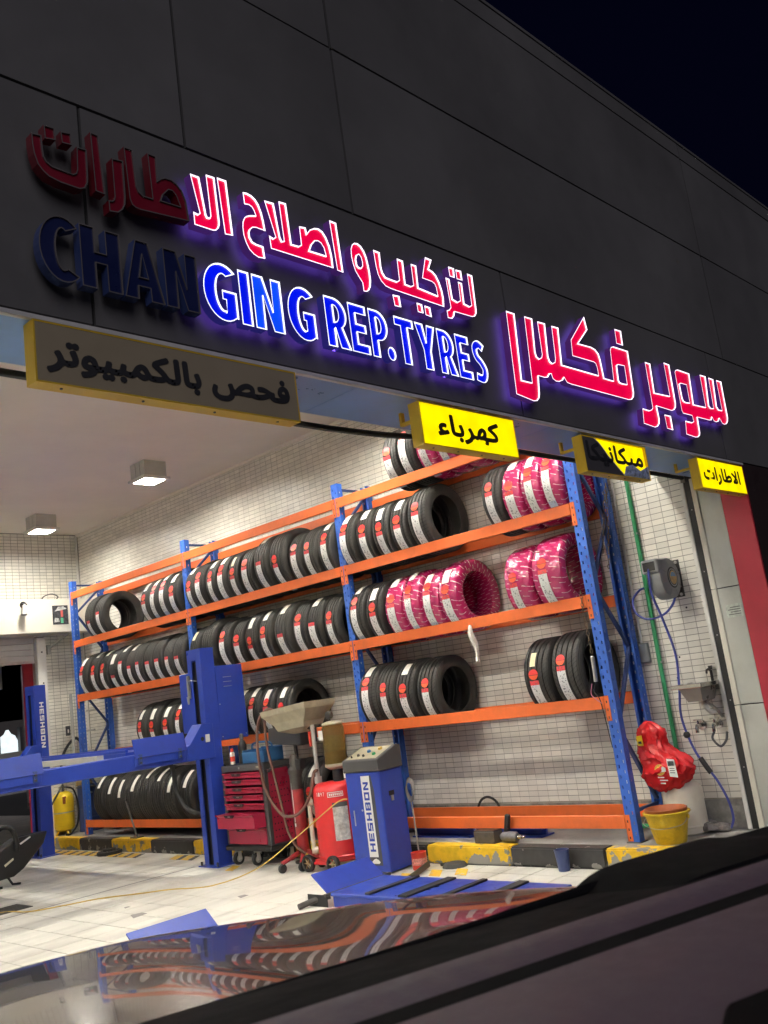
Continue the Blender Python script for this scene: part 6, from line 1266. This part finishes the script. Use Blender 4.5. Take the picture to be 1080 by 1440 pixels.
obj('box', MB().box((6.955,3.745,1.46),(6.999,3.835,1.62)), M_REEL, jb, bevel=0.006); obj('lid', MB().box((6.950,3.752,1.467),(6.9545,3.828,1.613)), M_REEL, jb, bevel=0.002)
obj('conduit', MB().cyl((6.985,3.80,1.621),(6.985,3.80,3.0),0.012,n=8), M_WHITE, jb)
sk = thing('wall_sink', 'small steel wash basin on the wall by the opening', 'sink', (6.85,3.29,1.15))
def basin():
    b = MB()
    lv = [[(6.66,3.20),(7.0,3.20),(7.0,3.43),(6.66,3.43)], [(6.68,3.22),(6.99,3.22),(6.99,3.41),(6.68,3.41)], [(6.69,3.23),(6.98,3.23),(6.98,3.40),(6.69,3.40)], [(6.74,3.25),(6.95,3.25),(6.95,3.37),(6.74,3.37)]]
    zz = [1.255,1.255,1.245,1.14]; zo = [1.240,1.235,1.22,1.125]
    for z_ in (zz, zo):
        vs = [(*p, z) for l, z in zip(lv, z_) for p in l]; fs = [(i*4+j,i*4+(j+1)%4,(i+1)*4+(j+1)%4,(i+1)*4+j) for i in range(3) for j in range(4)]+[(12,13,14,15)]
        b.add(vs, fs)
    return b
obj('basin', basin(), mat('basin_steel',(0.33,0.32,0.29),0.35,0.5), sk)
obj('shelf_edge', MB().box((6.64,3.19,1.232),(6.999,3.199,1.262)).box((6.64,3.431,1.232),(6.999,3.44,1.262)).box((6.63,3.19,1.232),(6.639,3.44,1.262)), M_CHROME, sk, bevel=0.002)
obj('tap', MB().cyl((6.97,3.25,1.256),(6.97,3.25,1.34),0.011,n=12).tube(spline([(6.97,3.25,1.33),(6.94,3.25,1.35),(6.90,3.25,1.345),(6.89,3.25,1.32)],5),0.008,8).box((6.955,3.24,1.345),(6.985,3.26,1.375)), M_DSTEEL, sk, smooth=True)
obj('support', MB().tube([(6.998,3.24,0.98),(6.93,3.25,1.05),(6.82,3.27,1.12)],0.011,8), M_STEEL, sk, smooth=True)
obj('drain', MB().tube(spline([(6.86,3.30,1.125),(6.86,3.30,1.08),(6.90,3.28,1.03),(6.95,3.27,1.03),(6.998,3.27,1.03)],5),0.018,9), M_WHITE, sk, smooth=True)
def wall_tap(y, z, label, hose):
    t = thing('wall_tap', label, 'tap', (6.95,y,z), 'taps on the tiled wall')
    obj('flange', MB().cyl((6.999,y,z),(6.99,y,z),0.04,n=18), M_CHROME, t, smooth=True)
    obj('body', MB().cyl((6.99,y,z),(6.91,y,z),0.018,n=12).tube([(6.915,y,z),(6.90,y,z-0.015),(6.898,y,z-0.05)],0.014,9), M_CHROME, t, smooth=True)
    obj('handle', MB().cyl((6.94,y,z+0.012),(6.94,y,z+0.04),0.01,n=8).box((6.932,y-0.035,z+0.038),(6.948,y+0.035,z+0.05)), M_CHROME, t)
    if hose: obj('flexible_hose', MB().tube(spline([(6.90,y,z-0.05),(6.89,y+0.02,z-0.10),(6.89,y-0.03,z-0.16),(6.90,y-0.08,z-0.12),(6.93,y-0.085,z-0.06)],7),0.009,8), M_DGREY, t, smooth=True)
wall_tap(3.42, 0.93, 'chrome wall tap above the red bag', False)
wall_tap(3.285, 0.93, 'chrome wall tap with a short black hose below the sink', True)
for (y, z) in ((3.55,1.31),(3.36,1.85),(3.50,1.47)): obj('fixing_hole', MB().cyl((6.9992,y,z),(6.9985,y,z),0.008,n=8), M_JOINT, tw)

# jerrycan, bag, bucket, rag
jc = thing('plastic_jerrycan', 'round white plastic jerrycan under the red bag', 'jerrycan', (6.72,3.62,PH))
obj('body', MB().lathe([(0,0),(0.14,0),(0.152,0.012),(0.155,0.04),(0.155,0.30),(0.15,0.34),(0.12,0.375),(0.05,0.39),(0.0,0.39)], (6.81,3.60,PH+0.0005), 'z', 36), M_JERRY, jc, smooth=True)
obj('rib', MB().lathe([(0.1555,0.05),(0.159,0.055),(0.159,0.065),(0.1555,0.07)], (6.81,3.60,PH), 'z', 36, close=True), M_JERRY, jc, smooth=True)
bg_ = thing('red_shopping_bag', 'crumpled red plastic bag with yellow print on the jerrycan', 'plastic bag', (6.72,3.62,0.53))
def bag_mesh():
    b = MB(); n = 72; rings = []
    P = [(0.0,0.478,6.70,3.66),(0.05,0.482,6.70,3.66),(0.10,0.515,6.70,3.65),(0.135,0.56,6.70,3.635),(0.150,0.61,6.70,3.625),(0.155,0.65,6.70,3.62),(0.152,0.69,6.71,3.625),(0.142,0.725,6.71,3.64),(0.125,0.76,6.71,3.67),(0.105,0.795,6.71,3.70),(0.092,0.83,6.71,3.715),(0.088,0.865,6.71,3.715),(0.090,0.90,6.71,3.71),(0.088,0.935,6.705,3.705),(0.072,0.965,6.70,3.71),(0.045,0.99,6.70,3.715),(0.02,1.005,6.70,3.72),(0.0,1.008,6.70,3.72)]
    Q = []
    for i in range(len(P)-1):
        for k in range(3): Q.append(tuple(P[i][q]+(P[i+1][q]-P[i][q])*k/3 for q in range(4)))
    Q.append(P[-1])
    for i, (r, z, cx, cy) in enumerate(Q):
        for j in range(n):
            a = 2*math.pi*j/n
            d = Vector((math.cos(a)*1.3, math.sin(a)*1.3, z*9))
            f = 1.05+0.26*(noise.ridged_multi_fractal(d*1.5, 0.9, 2.1, 5, 1.0, 1.6)*0.5-0.55)+0.26*(0.30-abs(noise.noise(d*0.9)))+0.26*(0.28-abs(noise.noise(Vector((d.x*2.2,d.y*2.2,d.z*1.1))+Vector((3,1,7)))))+0.06*noise.noise(d*4.0)
            rings.append((cx+0.80*r*f*math.cos(a), cy+1.22*r*f*math.sin(a), z+0.02*noise.noise(d*2.0)))
    k = len(Q); fs = [(i*n+j,i*n+(j+1)%n,(i+1)*n+(j+1)%n,(i+1)*n+j) for i in range(k-1) for j in range(n)]
    return b.add(rings, fs)
bagm = bag_mesh(); bo = obj('bag', bagm, M_BAG, bg_, smooth=True)
def decal(yc, zc, pts, m, name, x=6.54):
    return obj(name, MB().prism([(yc+p[0], zc+p[1]) for p in pts], x, x+0.004, 'yz'), m, bo)
disc_ = [(0.042*math.cos(R(a)),0.042*math.sin(R(a))) for a in range(0,360,24)]
decal(3.62,0.655,disc_,mat('bag_emblem_yellow',(0.75,0.42,0.06),0.4,0,0.5,60),'round_emblem',6.566)
decal(3.60,0.655,[(-0.03,-0.012),(0.03,-0.02),(0.034,0.008),(0.0,0.026),(-0.03,0.014)],M_PAPER,'emblem_figure',6.5635)
for k, (dy, w) in enumerate(((0.02,0.05),(0.0,0.065),(0.01,0.04))): decal(3.60+dy,0.595-k*0.022,[(-w/2,0),(w/2,0.002),(w/2,0.010),(-w/2,0.008)],M_PAPER,'print_line',6.566)
bc_ = decal(3.515,0.665,[(-0.035,-0.07),(0.028,-0.06),(0.035,0.07),(-0.028,0.062)],M_PAPER,'barcode_panel',6.565)
for k in range(8): decal(3.495+k*0.006,0.70,[(0,-0.018),(0.003,-0.018),(0.003,0.018),(0,0.018)],M_JOINT,'bar',6.5625)
for k in range(3): decal(3.515,0.66-k*0.016,[(-0.02,0),(0.02,0.002),(0.02,0.007),(-0.02,0.005)],M_DGREY,'print_line',6.5625)
decal(3.775,0.875,[(-0.026,-0.04),(0.022,-0.036),(0.026,0.036),(-0.022,0.04)],M_YEL,'price_panel',6.622)
decal(3.775,0.865,[(-0.016,-0.014),(0.012,-0.012),(0.014,0.004),(-0.012,0.006)],M_JOINT,'print_line',6.620)
bk = thing('yellow_bucket', 'grimy yellow bucket with an orange one inside, on the platform', 'bucket', (6.45,3.57,PH))
obj('bucket', MB().lathe([(0,0),(0.108,0),(0.112,0.004),(0.158,0.205),(0.172,0.208),(0.174,0.222),(0.160,0.226),(0.150,0.212),(0.104,0.012),(0,0.012)], (6.46,3.57,PH+0.0005), 'z', 36), M_YBKT, bk, smooth=True)
obj('inner_bucket', MB().lathe([(0.10,0.1),(0.147,0.214),(0.156,0.232),(0.160,0.244),(0.150,0.248),(0.140,0.225),(0.09,0.09),(0,0.09)], (6.465,3.575,PH), 'z', 32), mat('orange_bucket_plastic',(0.42,0.12,0.04),0.5,0,0.2,9,dirt=0.6,dcol=(0.15,0.05,0.03)), bk, smooth=True)
for s in (-1, 1): obj('ear', MB().cyl((6.46,3.57+s*0.160,PH+0.185),(6.46,3.57+s*0.172,PH+0.185),0.016,n=12), M_YBKT, bk)
obj('bail', MB().tube(spline([(6.46,3.735,PH+0.185),(6.37,3.72,PH+0.14),(6.305,3.57,PH+0.12),(6.37,3.42,PH+0.14),(6.46,3.405,PH+0.185)],7),0.003,6), M_STEEL, bk, smooth=True)
rg_ = MB(); rnd = random.Random(5)
for i in range(7):
    rg_.lathe([(0,0.05),(0.03,0.05),(0.055,0.03),(0.06,0.0),(0,0.0)], (6.86+rnd.uniform(-.06,.06),3.44+rnd.uniform(-.09,.09),PH+rnd.uniform(0.0,0.02)), 'z', 9)
for i, v in enumerate(rg_.v): rg_.v[i] = v+Vector((rnd.uniform(-.01,.01),rnd.uniform(-.01,.01),rnd.uniform(0,.012)))
solo('oily_rag_heap', rg_, mat('grey_rag',(0.16,0.15,0.14),0.85,0,0.4,25,0.5,40), 'heap of grey oily rags on the platform by the wall', 'rags', smooth=True)

# ------------------------------------------------------------------ the car the picture is taken from
FV = Vector((0.28,0.96,0)).normalized(); RV = Vector((FV.y,-FV.x,0))
CARM = Matrix(((RV.x,FV.x,0,0),(RV.y,FV.y,0,0),(0,0,1,0),(0,0,0,1)))      # local x right, y forward, z up
car = thing('parked_car', 'dark glossy car bonnet and dashboard in the foreground', 'car', tuple(CARM @ Vector((0.35,1.6,0))))
def car_paint():
    m, t, b = base_mat('dark_metallic_car_paint')
    b.inputs['Base Color'].default_value = (0.16,0.157,0.155,1); b.inputs['Metallic'].default_value = 0.55; b.inputs['Roughness'].default_value = 0.16
    b.inputs['Coat Weight'].default_value = 1.0; b.inputs['Coat Roughness'].default_value = 0.02
    tc = nn(t,'ShaderNodeNewGeometry'); no = nn(t,'ShaderNodeTexNoise'); no.inputs['Scale'].default_value = 7; no.inputs['Detail'].default_value = 4; t.links.new(tc.outputs['Position'], no.inputs['Vector'])
    mr = nn(t,'ShaderNodeMapRange'); mr.inputs[3].default_value = 0.14; mr.inputs[4].default_value = 0.26; t.links.new(no.outputs['Fac'], mr.inputs[0]); t.links.new(mr.outputs[0], b.inputs['Roughness'])
    return m
M_CAR = car_paint()
UC = 0.35
def edge(u):
    d = abs(u-UC)
    return 2.03 if d < 0.25 else 2.03-0.62*((d-0.25)/0.70)**2.1
def hoodz(u, v):
    d = abs(u-UC); e = edge(u)
    z = 1.122-0.056*(v-1.22)**2-0.012*(d/0.95)**2
    z += 0.0035*math.exp(-((d-0.55)/0.20)**2)*min(1,max(0,(v-1.25)/0.2))
    s_ = min(1, max(0, (d-0.05)/0.45)); z += 0.007-0.028*s_*s_*(3-2*s_)
    t = v-e+0.12
    if t > 0: z -= 1.15*t*t
    return z
b = MB(); nu, nv = 60, 40; vs = []; fs = []
for i in range(nu+1):
    u = UC-0.95+1.9*i/nu
    for j in range(nv+1):
        v = 1.22+(edge(u)+0.34-1.22)*j/nv
        vs.append((u, v, hoodz(u, v)))
for i in range(nu):
    for j in range(nv): fs.append((i*(nv+1)+j,(i+1)*(nv+1)+j,(i+1)*(nv+1)+j+1,i*(nv+1)+j+1))
b.at(CARM).add(vs, fs)
hd = obj('bonnet', b, M_CAR, car, smooth=True)
# nose and wings below the bonnet edge
b = MB().at(CARM); loop = []
for i in range(nu+1):
    u = UC-0.95+1.9*i/nu; v = edge(u)+0.34; loop.append((u, v, hoodz(u, v)))
loop = [(UC-0.95,1.22,hoodz(UC-0.95,1.22))]+loop+[(UC+0.95,1.22,hoodz(UC+0.95,1.22))]
n_ = len(loop)
vs = [(p[0],p[1],p[2]-0.006) for p in loop]+[(UC+(p[0]-UC)*1.02,p[1]+0.05,0.62) for p in loop]+[(UC+(p[0]-UC)*1.0,p[1]+0.02,0.25) for p in loop]
fs = [(k*n_+i,k*n_+i+1,(k+1)*n_+i+1,(k+1)*n_+i) for k in range(2) for i in range(n_-1)]
obj('nose', b.add(vs, fs), M_CAR, car, smooth=True)
for s in (-1, 1):
    cx = UC+s*0.80
    wl = obj('wheel', MB().at(CARM).lathe([(0.20,-0.10),(0.32,-0.11),(0.345,-0.08),(0.345,0.08),(0.32,0.11),(0.20,0.10)], (cx,1.75,0.317), 'x', 36, close=True), M_RUBBER, car, smooth=True)
    obj('rim', MB().at(CARM).lathe([(0,0.06),(0.05,0.07),(0.2,0.05),(0.2,-0.05),(0.05,-0.07),(0,-0.06)], (cx,1.75,0.317), 'x', 30), M_CHROME, wl, smooth=True)
    obj('headlamp', MB().at(CARM).box((UC+s*0.72-0.14,edge(UC+s*0.72)+0.36,0.66),(UC+s*0.72+0.14,edge(UC+s*0.72)+0.42,0.80)), M_CHROME, car, bevel=0.02)
obj('grille', MB().at(CARM).box((UC-0.45,2.40,0.58),(UC+0.45,2.425,0.80)), M_BLACKPL, car, bevel=0.01)
# cowl, dashboard
M_DASH = mat('soft_dash_plastic', (0.13,0.094,0.122), 0.6, 0, 0.08, 30, 0.12, 220)
def strip(name, prof, m, u0=-0.62, u1=1.42, n=24, bow=0.0):
    """profile (v, z) swept across the car with a slight bow"""
    b = MB().at(CARM); vs = []; fs = []; k = len(prof)
    for i in range(n+1):
        u = u0+(u1-u0)*i/n; d = (u-UC)
        for v, z in prof: vs.append((u, v-bow*d*d, z))
    for i in range(n):
        for q in range(k): fs.append((i*k+q,(i+1)*k+q,(i+1)*k+(q+1)%k,i*k+(q+1)%k))
    fs += [tuple(range(k)), tuple(reversed(range(n*k,(n+1)*k)))]
    return obj(name, b.add(vs, fs), m, car, smooth=True)
M_COWL = mat('matt_black_cowl', (0.008,0.008,0.009), 0.9, 0, 0.2, 20, spec=0.08)
strip('cowl', [(0.964,1.190),(1.10,1.168),(1.225,1.150),(1.245,1.135),(1.24,1.02),(0.964,1.02)], M_COWL)
strip('dash_front', [(0.862,1.198),(0.90,1.202),(0.945,1.199),(0.962,1.188),(0.962,1.06),(0.862,1.06)], mat('dark_dash_edge', (0.085,0.06,0.095), 0.6, 0, 0.08, 30, 0.12, 220))
strip('defroster_slot', [(0.822,1.1985),(0.861,1.1985),(0.861,1.06),(0.822,1.06)], M_COWL)
obj('air_vent', MB().at(CARM).prism([(0.575,0.50),(0.585,0.575),(0.63,0.607),(0.80,0.60),(1.15,0.58),(1.15,0.42),(0.60,0.44)], 1.19, 1.2085, 'xy'), M_COWL, car, bevel=0.004)
strip('dash_top', [(0.36,1.172),(0.50,1.195),(0.68,1.205),(0.79,1.204),(0.821,1.2),(0.821,1.0),(0.36,1.0)], M_DASH)
strip('dash_roll', [(0.20,1.06),(0.27,1.12),(0.34,1.155),(0.358,1.16),(0.358,0.95),(0.20,0.95)], M_BLACKPL)
wp = obj('wiper', MB().at(CARM).tube(spline([(1.28,1.14,1.175),(1.12,1.17,1.165),(0.95,1.19,1.158),(0.72,1.20,1.150),(0.45,1.205,1.145),(0.15,1.205,1.14)],8),0.009,8), M_COWL, car, smooth=True)
hp = MB().at(CARM); vs = []; fs = []
prof = [(u_, 0.036/(1+math.exp(-(u_-0.99)/0.022))-0.011/(1+math.exp(-(u_-1.32)/0.012))) for u_ in [0.86+0.02*k for k in range(31)]]
for u, h in prof:
    for (v, z) in ((0.97,1.12),(1.00,1.175+h*0.4),(1.12,1.150+h),(1.22,1.142+h),(1.25,1.09)): vs.append((u, v, z))
for i in range(len(prof)-1):
    for j in range(4): fs.append((i*5+j,(i+1)*5+j,(i+1)*5+j+1,i*5+j+1))
obj('pillar_base', hp.add(vs, fs), M_COWL, car, smooth=True)
